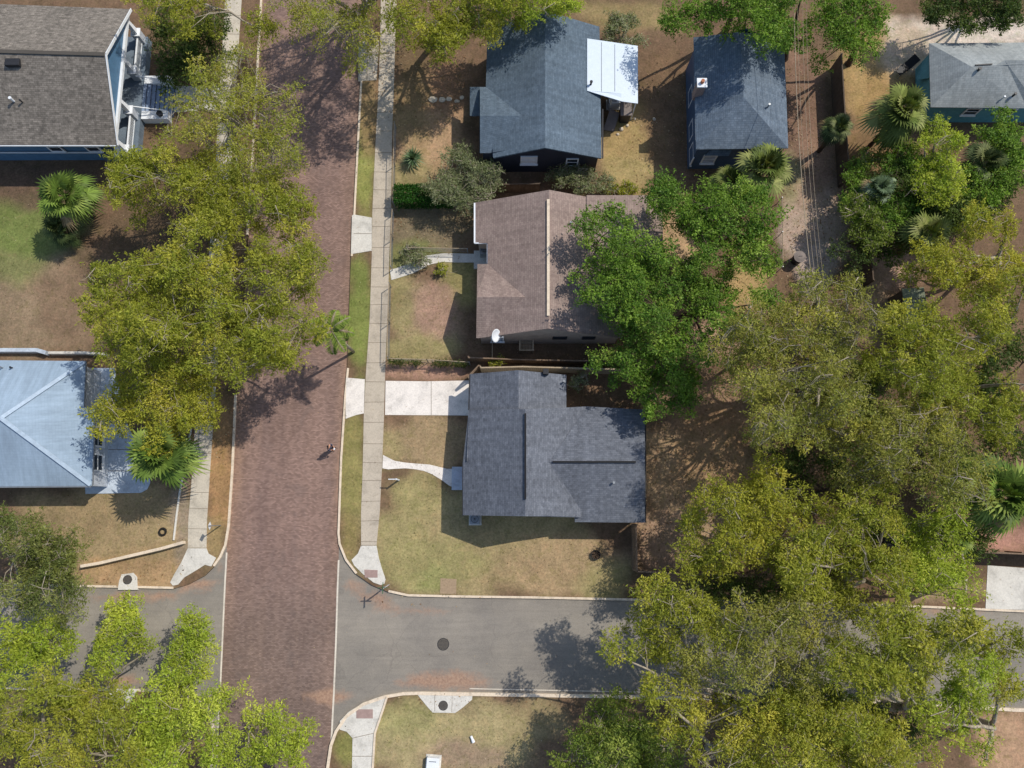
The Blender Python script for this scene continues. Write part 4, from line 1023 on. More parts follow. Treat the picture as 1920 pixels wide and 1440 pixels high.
# power lines over the alley
for k, (x0, x1, h, lb) in enumerate(((1497,1525,8.6,'leftmost and brightest overhead wire along the alley'),(1503,1532,8.2,'second overhead wire from the left along the alley'),(1513,1540,7.8,'third overhead wire from the left along the alley'),(1520,1547,7.4,'rightmost overhead wire along the alley'))):
    a_, b_ = W(x0-8, -60, h), W(x1+1, 560, h); pts = [a_.lerp(b_, i/14) - Vector((0,0,.9*(1-(2*i/14-1)**2))) for i in range(15)]
    tag(MB().tube(pts, .022 if k == 0 else .011, 5).build('overhead_wire', M['wood_pale']), lb, 'wire', 'overhead wires along the alley')
p = W(1560,640,8.6); p = W(1538,566,8.4); p = Vector((p.x,p.y,0)); t = thing('utility_pole', p, 'wooden utility pole among the crowns at the alley end', 'utility pole')
MB().tube([p, p + Vector((0,0,9))], [.16,.11], 10).build('pole', M['bark_dark'], t); MB().bar(p + Vector((-1,0,8.3)), p + Vector((1.0,0,8.3)), .1, .12).build('crossarm', M['wood'], t)

# ------------------------------------------------------------------ vegetation
def tube_np(acc, pts, rad, n=5):
    pts = np.asarray(pts, float); k = len(pts)
    t = np.gradient(pts, axis=0); t /= np.linalg.norm(t, axis=1)[:, None] + 1e-9
    up = np.array([0, 0, 1.0]); x = np.cross(t, up); bad = np.linalg.norm(x, axis=1) < .05
    x[bad] = np.cross(t[bad], [1.0, 0, 0]); x /= np.linalg.norm(x, axis=1)[:, None] + 1e-9; y_ = np.cross(t, x)
    a = 2*np.pi*np.arange(n)/n
    v = pts[:, None, :] + (x[:, None, :]*np.cos(a)[None, :, None] + y_[:, None, :]*np.sin(a)[None, :, None])*np.asarray(rad)[:, None, None]
    base = acc['n']; acc['v'].append(v.reshape(-1, 3)); acc['n'] += k*n
    i = np.arange(k-1)[:, None]*n; j = np.arange(n)[None, :]; j2 = (j+1) % n
    acc['f'].append(np.stack([i+j, i+j2, i+n+j2, i+n+j], 2).reshape(-1, 4) + base)
def mesh_np(name, V, Fq, mat, parent, off):
    me = bpy.data.meshes.new(name); V = V - np.array(off); m = len(Fq)
    me.vertices.add(len(V)); me.vertices.foreach_set('co', V.astype(np.float32).ravel())
    me.loops.add(m*4); me.loops.foreach_set('vertex_index', Fq.astype(np.int32).ravel())
    me.polygons.add(m); me.polygons.foreach_set('loop_start', np.arange(0, m*4, 4, dtype=np.int32)); me.polygons.foreach_set('loop_total', np.full(m, 4, np.int32))
    me.update(calc_edges=True); me.validate(); me.shade_smooth()
    o = bpy.data.objects.new(name, me); C.objects.link(o); me.materials.append(mat); o.parent = parent; return o
def unit(n):
    v = rng.normal(size=(n, 3)); return v/np.linalg.norm(v, axis=1)[:, None]
def leaf_quads(c, nrm, size, aspect=.52, along=None):
    """diamond leaves at centres c with normals nrm"""
    n = len(c); r = unit(n)
    if along is not None: r = np.cross(nrm, along + r*.55)
    a = np.cross(nrm, r); a /= np.linalg.norm(a, axis=1)[:, None] + 1e-9; b = np.cross(nrm, a)
    s = size[:, None]; return np.stack([c-a*s, c-b*s*aspect, c+a*s, c+b*s*aspect], 1).reshape(-1, 3)
# kind: leaf colours, leaves per puff m2, leaf size, share of puffs left out, twig strength
KIND = {
 'olive': ([(166,174,40),(180,182,46),(144,154,38),(186,180,56)], 190, .085, .07, 1.4),
 'thin':  ([(170,176,52),(184,184,60),(150,158,48),(188,180,70)], 130, .080, .15, 1.9),
 'grey':  ([(162,166,62),(176,174,70),(144,150,60),(180,174,60)], 150, .080, .10, 2.4),
 'lime':  ([(176,196,44),(190,204,50),(156,178,40),(196,202,64)], 190, .086, .06, .9),
 'gold':  ([(178,182,40),(190,188,44),(156,164,38),(194,184,58)], 185, .084, .09, 1.2),
 'green': ([(116,156,44),(140,176,52),(94,132,42),(156,180,64)], 190, .096, .05, .8),
 'mid':   ([(128,150,48),(146,164,54),(106,130,44),(158,168,66)], 185, .088, .08, 1.2),
 'dark':  ([(86,110,44),(104,126,50),(70,92,40),(120,134,60)], 180, .090, .05, .8),
 'moss':  ([(122,134,60),(142,148,66),(100,114,52),(150,154,80)], 175, .080, .07, 1.6),
 'sage':  ([(138,150,96),(156,164,114),(118,130,82),(174,176,134)], 190, .070, .05, 1.2)}
TOTAL = [0]
def tree(kind, H, ells, label, base=None, group=None, low=.45, puff=(.75,1.25), name='tree', cat='tree', lf=1.0, dome=1.0, flat=.62):
    if cat == 'tree': lf *= 1.25
    if cat == 'tree' and kind in ('olive', 'gold', 'grey', 'thin'): lf *= 1.12
    pal, dens_, lsz, skip, twig = KIND[kind]; lsz = lsz*(.88 if cat == 'tree' else 1); pal = np.array([lin(*q) for q in pal]); pal = pal*.9 + pal.mean(1)[:, None]*.1
    # ellipses in photo pixels at crown height -> world discs
    zc = H*.82; discs = []
    for e in ells:
        cx, cy, rx, ry = e[:4]; p = W(cx, cy, zc); sc_ = (CH - zc)/CH/24.0; k = 1/(1 + 0*cx)
        q = W(cx+rx, cy, zc); q2 = W(cx, cy-ry, zc); discs.append((p.x, p.y, (q-p).length, (q2-p).length, e[4] if len(e) > 4 else 0))
    D = np.array([d_[:2] for d_ in discs]); cen = D.mean(0)
    bp = Vector((*cen, 0)) if base is None else W(base[0], base[1], 0)
    t = thing(name, bp, label, cat, group)
    P = []; big = puff[1] > .95
    RB = 1.75*(puff[0]+puff[1])/2 if big else 1.5*(puff[0]+puff[1])/2      # size of one bough
    for (x, y, a, b, hz) in discs:
        boughs = []; nb = max(3, int(a*b*math.pi/(RB*RB*1.25)))
        for _ in range(nb*30):
            if len(boughs) >= nb: break
            q = rng.uniform(-1, 1, 2)
            if q[0]**2 + q[1]**2 > 1: continue
            pp = (x + q[0]*max(.1, a-RB*.38), y + q[1]*max(.1, b-RB*.38))
            if any((pp[0]-o_[0])**2 + (pp[1]-o_[1])**2 < (RB*1.0)**2 for o_ in boughs): continue
            rr = math.hypot((pp[0]-x)/a, (pp[1]-y)/b)
            z = H + hz - .6 - dome*H*.14*rr**2 - rng.uniform(0, 1)**1.3*H*.22; boughs.append((pp[0], pp[1], z, RB*rng.uniform(.7, 1.25), rng.uniform(0, 6.28), rng.uniform(.6, 1)))
        for (bx, by, bz, br, ba, el) in boughs:
            k = max(5, int(8.5*br*br/(RB*RB)))
            for i in range(k):
                rr = math.sqrt((i+.4)/k)*br*.82; aa = ba + i*2.399 + rng.normal()*.3
                ox, oy = rr*math.cos(aa), rr*math.sin(aa)*el; ox, oy = ox*math.cos(ba)-oy*math.sin(ba), ox*math.sin(ba)+oy*math.cos(ba)
                pr = rng.uniform(*puff)*.68*(1-.2*rr/br)
                P.append((bx+ox, by+oy, bz - (rr/br)**2*br*.45 + rng.normal()*.12*br, pr))
        for _ in range(int(a*b*math.pi*.5)):      # thin lower storey
            q = rng.uniform(-1, 1, 2)
            if q[0]**2 + q[1]**2 < 1: P.append((x+q[0]*a*.8, y+q[1]*b*.8, H*rng.uniform(.45, .68), rng.uniform(*puff)*.7))
    P = np.array(P); P = P[rng.uniform(0, 1, len(P)) > skip]
    P[:, 2] = np.maximum(P[:, 2], P[:, 3]*.5)
    # leaves
    Vs = []; Cs = []
    hue = rng.uniform(0, 1, len(P))
    # colour drifts slowly from one bough to the next
    drift = np.sin(P[:, 0]*.9 + rng.uniform(0, 6)) * .5 + np.sin(P[:, 1]*1.1 + rng.uniform(0, 6)) * .5
    for i, (x, y, z, r) in enumerate(P):
        n = int(dens_*r*r*lf*2.9); dr = unit(n); dr[:, 2] = np.abs(dr[:, 2])*1.0 - .25
        rad = r*rng.uniform(.35, 1.12, n)**.6; c = np.array([x, y, z]) + dr*np.array([1, 1, flat])*rad[:, None]
        # finger-like sprays break the outline
        ns = 9; sd_ = unit(ns); sd_[:, 2] = sd_[:, 2]*.4 + .1; w_ = rng.integers(0, ns, n); lng = rng.uniform(0, 1, n) < .45
        c[lng] = np.array([x, y, z]) + sd_[w_[lng]]*(r*rng.uniform(.6, 1.75, lng.sum()))[:, None] + rng.normal(size=(lng.sum(), 3))*.075
        nm = dr*.5 + unit(n)*.75 + np.array([0, 0, .55]); nm /= np.linalg.norm(nm, axis=1)[:, None]
        s = lsz*rng.uniform(.75, 1.2)*rng.uniform(.45, 1.45, n); Vs.append(leaf_quads(c, nm, s) if kind == 'green' else leaf_quads(c, nm, s*1.28, .34, dr + np.array([0, 0, -.2])))
        k0 = int(np.clip((hue[i]*.5 + .25 + drift[i]*.3)*len(pal), 0, len(pal)-1)); mixc = pal[k0]*.65 + pal[rng.integers(0, len(pal), n)]*.35
        mixc = mixc*(rng.uniform(.7, 1.26, n)*(.80 + .30*hue[i] + .10*drift[i]))[:, None]; Cs.append(mixc)
    V = np.concatenate(Vs); V[:, 2] = np.maximum(V[:, 2], .05)
    TOTAL[0] += len(V)//4
    quads('crown', V, np.concatenate(Cs), M['leaf'], t, tuple(bp))
    # trunk and limbs
    acc = {'v': [], 'f': [], 'n': 0}; b0 = np.array(bp); tr = .024*H + .03; fork = np.array([bp.x*.85+cen[0]*.15, bp.y*.85+cen[1]*.15, H*.30])
    tube_np(acc, [b0 - [0,0,.1], b0 + [0,0,.25], (b0+fork)/2 + [rng.normal()*.1, rng.normal()*.1, 0], fork], [tr*1.5, tr*1.1, tr*.95, tr*.85], 9)
    nodes = [fork]; nr = [tr*.6]
    K = min(9, max(3, len(P)//14)); sel = [int(np.argmax(((P[:, :2]-b0[:2])**2).sum(1)))]
    for _ in range(K-1):
        dmin = np.min([((P[:, :2]-P[s_, :2])**2).sum(1) for s_ in sel], 0); sel.append(int(np.argmax(dmin)))
    for s_ in sel:
        e = P[s_, :3] - [0, 0, P[s_, 3]*.3]; k = 8; tt = np.linspace(0, 1, k)[:, None]
        mid = fork + (e-fork)*tt; mid[:, 2] += np.sin(tt[:, 0]*np.pi)*H*.10*rng.uniform(.3, 1.2)
        L_ = np.linalg.norm(e-fork); wob = np.cumsum(rng.normal(size=(k, 3))*.05*L_/k*2, 0); wob -= tt*wob[-1]; mid += wob
        rr = tr*.55*(1-tt[:, 0])**1.1 + .028; tube_np(acc, mid, rr, 6)
        nodes += list(mid[1:]); nr += list(rr[1:])
    N = np.array(nodes); NR = np.array(nr)
    for (x, y, z, r) in P:
        e = np.array([x, y, z]); dd = np.linalg.norm(N-e, axis=1) + np.maximum(0, N[:, 2]-e[2])*1.0; j = int(np.argmin(dd)); s0 = N[j]
        m1 = s0 + (e-s0)*.45 + rng.normal(size=3)*.12*dd[j]*.4 + [0, 0, .12*dd[j]]; rb = min(NR[j]*.7, .03 + .014*dd[j])
        tube_np(acc, [s0, m1, e], [rb, rb*.6, .016], 4)
        for _ in range(int(2*twig + rng.uniform(0, 1.4))):
            u = unit(1)[0]; u[2] = abs(u[2])*.6; e2 = e + u*r*rng.uniform(.8, 1.25); m2 = e + u*r*.5 + rng.normal(size=3)*.1
            tube_np(acc, [e, m2, e2], [.02, .016, .008], 3)
    for i in range(len(P)):
        if rng.uniform() > .055*twig: continue
        dd = ((P[:, :3]-P[i, :3])**2).sum(1); o_ = np.argsort(dd)[1:14]; j = int(rng.choice(o_))
        u0 = P[i, :3] + [0, 0, P[i, 3]*.55]; u1 = P[j, :3] + [0, 0, P[j, 3]*.6]
        mm = (u0+u1)/2 + rng.normal(size=3)*.22; tube_np(acc, [P[i, :3], u0, mm, u1], [.04, .034, .024, .012], 5)
        for _ in range(3):
            e2 = mm + unit(1)[0]*np.array([.9, .9, .25]); tube_np(acc, [mm, (mm+e2)/2 + rng.normal(size=3)*.08, e2], [.022, .016, .008], 4)
    mesh_np('trunk', np.concatenate(acc['v']), np.concatenate(acc['f']), M['bark_dark'] if kind in ('dark','green') else M['bark'], t, tuple(bp))
    return t

OG = 'oaks along the brick road'; RG = 'crowns of the dense right-hand grove'; BG = 'trees at the lower left corner'; MG = 'bright green trees behind the taupe house'; TG = 'green trees along the top edge'
tree('thin', 10.5, [(430,140,75,60),(515,190,62,62),(420,215,70,55),(340,210,50,55),(480,285,90,55),(520,300,50,50)], 'feathery yellow-green oak arching over the left sidewalk near the porch', (440,250), OG, lf=.8)
tree('olive', 9.5, [(280,300,95,45),(370,330,90,60),(470,370,90,70),(230,340,60,50),(530,400,45,55),(390,420,60,40)], 'olive oak spread in front of the bungalow south wall', (400,370), OG)
tree('olive', 12, [(220,545,75,75),(340,475,100,50),(500,480,95,55),(370,585,115,80),(520,590,62,76),(240,625,75,40),(460,660,100,56),(545,490,32,38)], 'biggest oak, spreading from lawn to brick road', (430,610), OG, puff=(.85,1.4))
tree('gold', 8, [(300,700,95,48),(205,750,40,50),(245,770,72,48),(345,760,58,48),(300,815,62,30)], 'gold-green tree hanging over the bluish patio', (350,760), OG)
tree('dark', 4.5, [(335,55,52,50),(340,115,52,34),(400,60,34,46),(300,30,30,30)], 'dark shrubby tree at the bungalow corner', None)
tree('olive', 10, [(345,15,46,34),(290,-5,60,24),(380,-40,50,30),(480,20,26,40)], 'oak partly cut off above the bungalow', (370,40))
tree('thin', 12, [(640,20,60,45),(600,55,45,35),(690,10,50,40),(560,-10,60,40),(665,62,30,30)], 'sparse oak over the top of the brick road', (700,75), lf=.85)
tree('thin', 13, [(640,-150,120,80),(770,-150,90,80),(560,-120,60,60),(720,-60,60,30)], 'bare-limbed oak beyond the top edge of the road', (720,-20), lf=.8)
tree('olive', 10.5, [(790,30,70,46),(850,44,56,40),(890,10,60,36),(950,-20,50,26)], 'olive oak left of the slate-blue roof ridge', (820,80))
tree('lime', 9, [(1010,-12,70,26),(905,-30,80,30)], 'bright yellow-green tree at the top edge above the slate-blue roof', None)
tree('sage', 3.2, [(1170,32,34,26),(1150,55,24,18),(1190,66,20,16)], 'grey-green bush above the white lean-to', None, puff=(.4,.7), name='shrub', cat='shrub')
tree('green', 9.5, [(1290,5,60,28),(1365,12,60,34),(1425,2,46,38)], 'dark green tree above the blue house roof', (1360,60), TG)
tree('green', 10, [(1475,20,50,46),(1450,58,30,28)], 'leafy green tree at the top end of the alley', (1470,110), TG)
tree('green', 8.5, [(1600,20,52,50),(1578,86,26,32),(1620,64,24,24),(1566,26,26,46)], 'rounded green tree between alley and sandy yard', (1590,120), TG)
tree('dark', 6, [(1840,-2,90,34),(1760,-2,40,22),(1900,14,40,30)], 'dark tree at the top edge above the pale grey roof', (1840,20), TG, lf=1.5, puff=(.6,1.0))
tree('sage', 3.6, [(870,305,52,42),(840,345,44,34),(905,335,38,36),(885,375,34,22)], 'grey-green tree at the lower corner of the slate-blue house', None, puff=(.45,.8))
tree('sage', 2.4, [(1070,322,44,22),(1110,340,44,22)], 'leafy shrub under the slate-blue gable wall', None, puff=(.35,.6), name='shrub', cat='shrub')
tree('olive', 1.5, [(1170,347,32,12)], 'low yellowish shrub right of the leafy gable shrub', None, puff=(.3,.45), name='shrub', cat='shrub')
tree('green', 9, [(1150,425,58,42),(1130,480,50,40),(1190,500,60,50),(1155,545,50,45),(1215,570,60,55),(1230,470,40,36)], 'bright green tree overlapping the taupe roof', (1215,520), MG, puff=(.7,1.15))
tree('green', 8.5, [(1275,375,52,40),(1340,400,62,46),(1412,410,42,46),(1330,465,48,40),(1426,470,36,46),(1390,480,50,36),(1240,372,30,24),(1400,370,50,30)], 'bright green tree below the blue house palms', (1360,450), MG, puff=(.7,1.15))
tree('green', 8, [(1280,535,66,44),(1350,585,66,44),(1250,620,70,50),(1290,660,46,40),(1430,560,46,46),(1330,530,50,30),(1400,610,40,36)], 'green tree in the middle of the back yards', (1290,600), MG, puff=(.65,1.1))
tree('green', 7, [(1190,690,54,40),(1255,735,54,48),(1290,700,36,34),(1150,670,44,26),(1230,680,40,30)], 'green tree whose branch shades the charcoal roof corner', (1260,700), MG, puff=(.6,1.0))
tree('grey', 13, [(1530,555,70,50),(1480,610,60,60),(1590,620,75,60),(1440,690,64,70),(1540,700,80,70),(1480,780,60,46),(1590,740,60,60),(1400,690,36,66),(1425,620,40,36),(1430,800,40,34)], 'big grey-olive oak at the lower end of the alley', (1500,700), RG, puff=(.85,1.4))
tree('olive', 12.5, [(1720,600,64,60),(1800,640,80,56),(1700,690,80,60),(1790,720,80,60),(1860,620,50,50)], 'olive oak over the mossy shed', (1730,680), RG, puff=(.85,1.4))
tree('grey', 12, [(1660,800,75,60),(1760,810,80,60),(1700,890,80,50),(1790,890,60,40),(1620,870,50,50),(1580,820,50,40)], 'grey-olive oak left of the big fan palm', (1680,860), RG, puff=(.85,1.4))
tree('gold', 9, [(1870,410,54,36),(1820,480,70,40),(1760,510,56,32),(1880,500,46,44)], 'golden-green tree at the right edge above the grove', (1850,500), RG)
tree('olive', 10, [(1890,560,50,40),(1890,760,40,60),(1850,800,40,40)], 'olive tree cut by the right edge beside the grove', None, RG)
tree('lime', 6.8, [(1775,262,42,42),(1788,318,48,46),(1755,345,34,28)], 'bright yellow-green tree south of the pale grey roof', None, puff=(.5,.85))
tree('green', 5.5, [(1890,240,44,36),(1900,290,34,34)], 'fresh green tree under the pale grey eave at the right edge', None, puff=(.5,.85))
tree('dark', 5, [(1690,330,55,42),(1730,380,60,34),(1830,390,60,42),(1860,340,50,40),(1780,400,50,30)], 'dark undergrowth tree around the yellow-green tree', None)
tree('green', 4.2, [(1620,330,24,34),(1608,375,22,38),(1660,350,26,26)], 'small fresh green tree leaning over the alley fence', None, puff=(.45,.75))
tree('gold', 9.5, [(1440,890,56,36),(1380,930,70,40),(1310,985,52,40),(1450,960,70,46),(1390,1010,80,40),(1335,1045,50,22),(1540,960,50,50)], 'yellow-green oak behind the privacy fence', (1440,990), RG, puff=(.7,1.1))
tree('olive', 11, [(1620,960,56,46),(1580,1040,70,50),(1500,1050,60,50),(1640,1060,60,46),(1560,1110,70,40)], 'olive oak above the hidden stretch of street', (1590,1080), RG)
tree('lime', 9, [(1745,1010,56,50),(1790,1070,60,40),(1720,1080,48,36),(1830,1110,46,30),(1800,960,44,30)], 'bright yellow-green tree below the fan palm', (1780,1090), RG, puff=(.7,1.1))
tree('olive', 10, [(1225,1115,46,20),(1290,1130,60,34),(1165,1205,30,46),(1250,1210,40,46),(1340,1170,60,44),(1220,1170,30,24)], 'oak reaching its limbs over the asphalt street', (1380,1330), RG, puff=(.6,1.0))
tree('grey', 12, [(1430,1160,70,50),(1520,1190,80,50),(1400,1240,70,50),(1480,1270,80,50),(1340,1270,60,44)], 'grey-limbed oak in the centre of the lower grove', (1470,1320), RG, puff=(.85,1.35))
tree('olive', 12, [(1640,1180,80,46),(1740,1200,80,50),(1600,1260,80,50),(1700,1280,80,50),(1820,1190,50,36)], 'olive oak roofing the right part of the street', (1660,1320), RG, puff=(.85,1.35))
tree('lime', 9.5, [(1830,1250,64,50),(1850,1310,50,50),(1790,1350,60,46),(1840,1400,46,46)], 'yellow-green oak by the lower right verge', (1830,1350), RG)
tree('mid', 8, [(1130,1405,60,44),(1180,1360,60,50),(1150,1440,90,40),(1240,1420,60,50)], 'mid-green oak shading the lower lawn', (1180,1400), RG)
tree('gold', 10.5, [(1290,1350,60,46),(1340,1410,80,50),(1260,1300,44,32),(1420,1350,60,40)], 'golden oak on the bottom edge beside the mid-green oak', (1330,1400), RG)
tree('olive', 11.5, [(1450,1420,70,46),(1540,1360,80,50),(1560,1440,80,40),(1640,1380,70,46),(1700,1430,80,46)], 'widest oak on the bottom edge of the grove', (1560,1410), RG, puff=(.85,1.35))
tree('moss', 8, [(40,1010,56,60),(90,1060,76,50),(60,1120,84,50),(-10,960,40,50),(125,1085,40,46),(90,1010,50,34)], 'dark grey-green tree at the left edge below the pale blue house', (60,1090), BG, lf=1.35)
tree('lime', 6.5, [(20,1215,50,36),(75,1195,36,18),(-10,1270,50,36)], 'yellow-green bough over the street at the left edge', None, BG)
tree('lime', 5.2, [(215,1165,50,34),(205,1205,56,36),(190,1240,34,20)], 'rounded lime-green tree standing over the left street', (215,1290), BG, puff=(.55,.9))
tree('lime', 6, [(365,1190,46,40),(340,1235,44,36),(345,1270,46,30),(410,1300,36,26)], 'lime-green tree next to the left edging of the brick', (345,1300), BG, puff=(.55,.9))
tree('olive', 9, [(50,1330,80,50),(150,1350,80,50),(60,1410,90,46),(180,1430,80,40),(100,1285,60,18)], 'broad pale-limbed tree filling the lower left corner', (110,1370), BG)
tree('lime', 8, [(270,1380,70,50),(360,1350,56,46),(300,1430,90,40),(400,1400,36,46),(290,1320,40,28)], 'green tree right of the pale-limbed corner tree', (300,1380), BG)
tree('lime', 7, [(505,1350,48,42),(525,1400,46,50),(470,1430,50,36)], 'bright lime tree over the bottom of the brick road', (480,1440), BG, puff=(.6,.95))

tree('green', 5, [(1720,310,50,36),(1745,350,50,40),(1690,390,44,30)], 'bright green tree between the large fan palm and the yellow-green tree', None, TG, puff=(.5,.9))
tree('green', 5.5, [(1850,370,46,36),(1890,330,40,34),(1840,330,36,30)], 'fresh green tree right of the yellow-green tree', None, TG, puff=(.5,.9))
tree('mid', 5, [(1625,395,30,40),(1655,440,30,30)], 'leafy tree spilling over the lower alley fence', None, None, puff=(.45,.75))
tree('mid', 4, [(1690,270,40,24),(1640,285,24,20)], 'leafy bush below the large fan palm', None, None, puff=(.4,.7), name='shrub', cat='shrub')
UG = 'understorey below the right-hand grove'
tree('dark', 5, [(1890,640,50,60),(1870,720,50,40),(1900,820,40,50)], 'dark understorey tree on the right edge above the largest fan palm', None, UG)
tree('dark', 4.5, [(1600,700,60,50),(1640,780,50,50),(1560,640,40,36)], 'dark understorey tree between the grey-olive and the olive oak', None, UG)
tree('dark', 4.5, [(1770,770,60,50),(1740,860,56,40),(1820,880,40,40)], 'dark understorey tree left of the largest fan palm', None, UG)
tree('dark', 4.5, [(1500,880,40,40),(1590,900,46,40),(1640,980,40,36)], 'dark understorey tree beside the dark little shed', None, UG)
tree('dark', 5, [(1480,1330,70,40),(1600,1340,60,40),(1700,1370,50,36)], 'dark understorey tree on the lower verge', None, UG)
tree('dark', 4.5, [(1440,1110,60,26),(1350,1110,50,20)], 'dark understorey shrub against the outside of the privacy fence', None, UG)
tree('dark', 4.5, [(1700,1010,40,40),(1850,1010,40,26)], 'dark understorey shrub below the half-hidden fan palm', None, UG)
tree('dark', 5, [(1620,460,34,40),(1700,450,36,30)], 'dark understorey tree over the lower alley fence', None, UG)
tree('olive', 8, [(1890,1210,34,60),(1900,1290,30,50)], 'olive tree cut by the right edge over the street', None, RG)
# hedge
p = W(790,362,0); t = thing('hedge', p, 'clipped dark green hedge below the spiky yucca', 'hedge')
n = 7500; a_, b_ = W(738,362,1.4), W(848,364,1.4)
c = np.stack([rng.uniform(a_.x, b_.x, n), rng.uniform(-.72, .72, n) + a_.y, rng.uniform(.15, 1.5, n)], 1); top = rng.uniform(0, 1, n) < .6
c[top, 2] = 1.38 + rng.normal(size=top.sum())*.09; side = ~top; c[side, 1] = a_.y + np.sign(rng.normal(size=side.sum()))*(.72 + rng.normal(size=side.sum())*.06)
nm = unit(n)*.8 + np.array([0,0,.6]); nm /= np.linalg.norm(nm, axis=1)[:, None]
pal = np.array([lin(*q) for q in ((52,96,32),(66,112,38),(42,80,28))]); quads('foliage', leaf_quads(c, nm, rng.uniform(.05,.1,n)), pal[rng.integers(0,3,n)]*rng.uniform(.8,1.25,(n,1)), M['leaf'], t, tuple(p))
st_ = MB()
for k in range(9): q = a_.lerp(b_, (k+.5)/9); st_.tube([Vector((q.x, q.y, 0)), Vector((q.x+.05, q.y, .7)), Vector((q.x-.1, q.y+.1, 1.3))], [.04,.03,.015], 5)
st_.build('stem', M['bark_dark'], t)
# vines on the fence above the driveway, ground vine
t = thing('vine', W(790,678,0), 'scrambling vine on the chain-link fence above the driveway', 'vine')
n = 2600; u = rng.uniform(0, 1, n); a_, b_ = W(728,676,1), W(880,681,1)
c = np.stack([a_.x + (b_.x-a_.x)*u, a_.y + (b_.y-a_.y)*u + rng.normal(size=n)*.13, np.clip(rng.uniform(.1,1.15,n), .05, 1.2)], 1)
c = c[(np.sin(u*23) + np.sin(u*9+1) + rng.uniform(-.5,1.4,n)) > 0]; n = len(c); nm = unit(n)*.8 + np.array([0,0,.5]); nm /= np.linalg.norm(nm, axis=1)[:, None]
pal = np.array([lin(*q) for q in ((92,104,52),(70,86,42),(118,116,64))]); quads('foliage', leaf_quads(c, nm, rng.uniform(.05,.09,n)), pal[rng.integers(0,3,n)], M['leaf'], t, tuple(t.location))
MB().tube([a_.lerp(b_, k/12) + Vector((0, .04*math.sin(k*2), -.3 + .2*math.sin(k*1.7))) for k in range(13)], .02, 5).build('stem', M['bark_dark'], t)
for (x, y, r, lb) in ((1014+0,0,0,''),):
    pass
tree('olive', 1.9, [(930,676,12,9),(941,672,8,7)], 'small yellowish shrub on the fence line below the satellite dish', None, puff=(.3,.4), name='shrub', cat='shrub')
tree('sage', 2.2, [(1085,708,14,14),(1078,722,10,8)], 'small pale shrub at the upper right corner of the garage roof', None, puff=(.3,.45), name='shrub', cat='shrub')
tree('sage', 1.6, [(770,470,24,18),(790,488,16,8)], 'low shrub beside the short front walk of the taupe house', None, puff=(.3,.45), name='shrub', cat='shrub')
tree('olive', 1.2, [(828,500,8,14)], 'tiny shrub at the bend of the taupe house walk', None, puff=(.25,.35), name='shrub', cat='shrub')

# palms
def frond_fan(V, Cc, base, dirv, length, fan_r, pal, droop):
    """sabal-type fan leaf: stalk plus radiating leaflets"""
    dirv = dirv/np.linalg.norm(dirv); side = np.cross(dirv, [0,0,1.0]); side /= np.linalg.norm(side) + 1e-9; upv = np.cross(side, dirv)
    hub = base + dirv*length; w = .03
    V.append(np.array([base-side*w, hub-side*w*.6, hub+side*w*.6, base+side*w])); Cc.append(pal[0]*1.1)
    nl = 17; col0 = pal[rng.integers(0, len(pal))]*rng.uniform(.8, 1.2)
    for k in range(nl):
        a = (k/(nl-1)-.5)*R(235); d1 = dirv*math.cos(a) + side*math.sin(a); d1 = d1 + upv*.12*abs(math.sin(a)); d1 /= np.linalg.norm(d1)
        L1 = fan_r*(1-.28*abs(a)/2.0)*rng.uniform(.88, 1.08); w0 = np.cross(d1, upv); w0 /= np.linalg.norm(w0) + 1e-9
        m = hub + d1*L1*.55 - np.array([0,0,1])*droop*.16*L1; e = hub + d1*L1 - np.array([0,0,1])*droop*.62*L1; ww = .062*fan_r
        V.append(np.array([hub, m-w0*ww, e, m+w0*ww])); Cc.append(col0*rng.uniform(.75, 1.3))
def palm(px, py, rpx, H, label, pal, nf=34, group='fan palms', name='palm_tree'):
    crown = W(px, py, H); r = rpx/24*(CH-H)/CH*1.0; bp = Vector((crown.x, crown.y, 0)); t = thing(name, bp, label, 'palm', group)
    pal = np.array([lin(*q) for q in pal]); V = []; Cc = []; top = np.array([crown.x, crown.y, H])
    nf = int(nf*1.15)
    for i in range(nf):
        f_ = (i+.5)/nf; el = R(78 - 112*f_**.8 + rng.normal()*15); az = i*2.399 + rng.normal()*.7
        dv = np.array([math.cos(az)*math.cos(el), math.sin(az)*math.cos(el), math.sin(el)])
        ln = r*rng.uniform(.42, .74)*(.6+.4*f_); dead = f_ > .88 and rng.uniform() < .6
        frond_fan(V, Cc, top + rng.normal(size=3)*.06 - [0,0,.4*f_], dv, ln, r*rng.uniform(.46, .64), np.array([lin(128,108,78), lin(150,130,96)]) if dead else pal, .35 + .9*f_*rng.uniform(.6,1.3))
    V = np.concatenate(V); V[:, 2] = np.maximum(V[:, 2], .04)
    quads('crown', V, np.array(Cc), M['palm'], t, tuple(bp))
    b = MB(); k = 16; b.tube([bp + Vector((.06*math.sin(i*.5), .05*math.sin(i*.4), (H-.3)*i/k)) for i in range(k+1)], [(.2 if i % 2 else .17) + (.05 if i > k-4 else 0) for i in range(k+1)], 9)
    b.build('trunk', M['bark_dark'], t, True); return t
PG = [(92,114,48),(112,134,58),(74,94,40),(130,146,70)]; PD = [(70,84,46),(90,102,58),(58,70,38),(108,114,72)]; PY = [(100,112,54),(120,130,66),(82,96,44),(138,142,84)]
palm(302,850,64,5.5,'fan palm over the bluish patio corner',PG,40)
palm(120,365,58,4,'fan palm at the lawn corner south of the bungalow',PG,40)
palm(112,425,36,2.2,'small dark palm just below the bungalow fan palm',PD,26)
palm(1695,207,62,5.5,'large fan palm beside the teal wall',PY,40)
palm(1575,236,34,4,'small fan palm on the alley fence',PD,28)
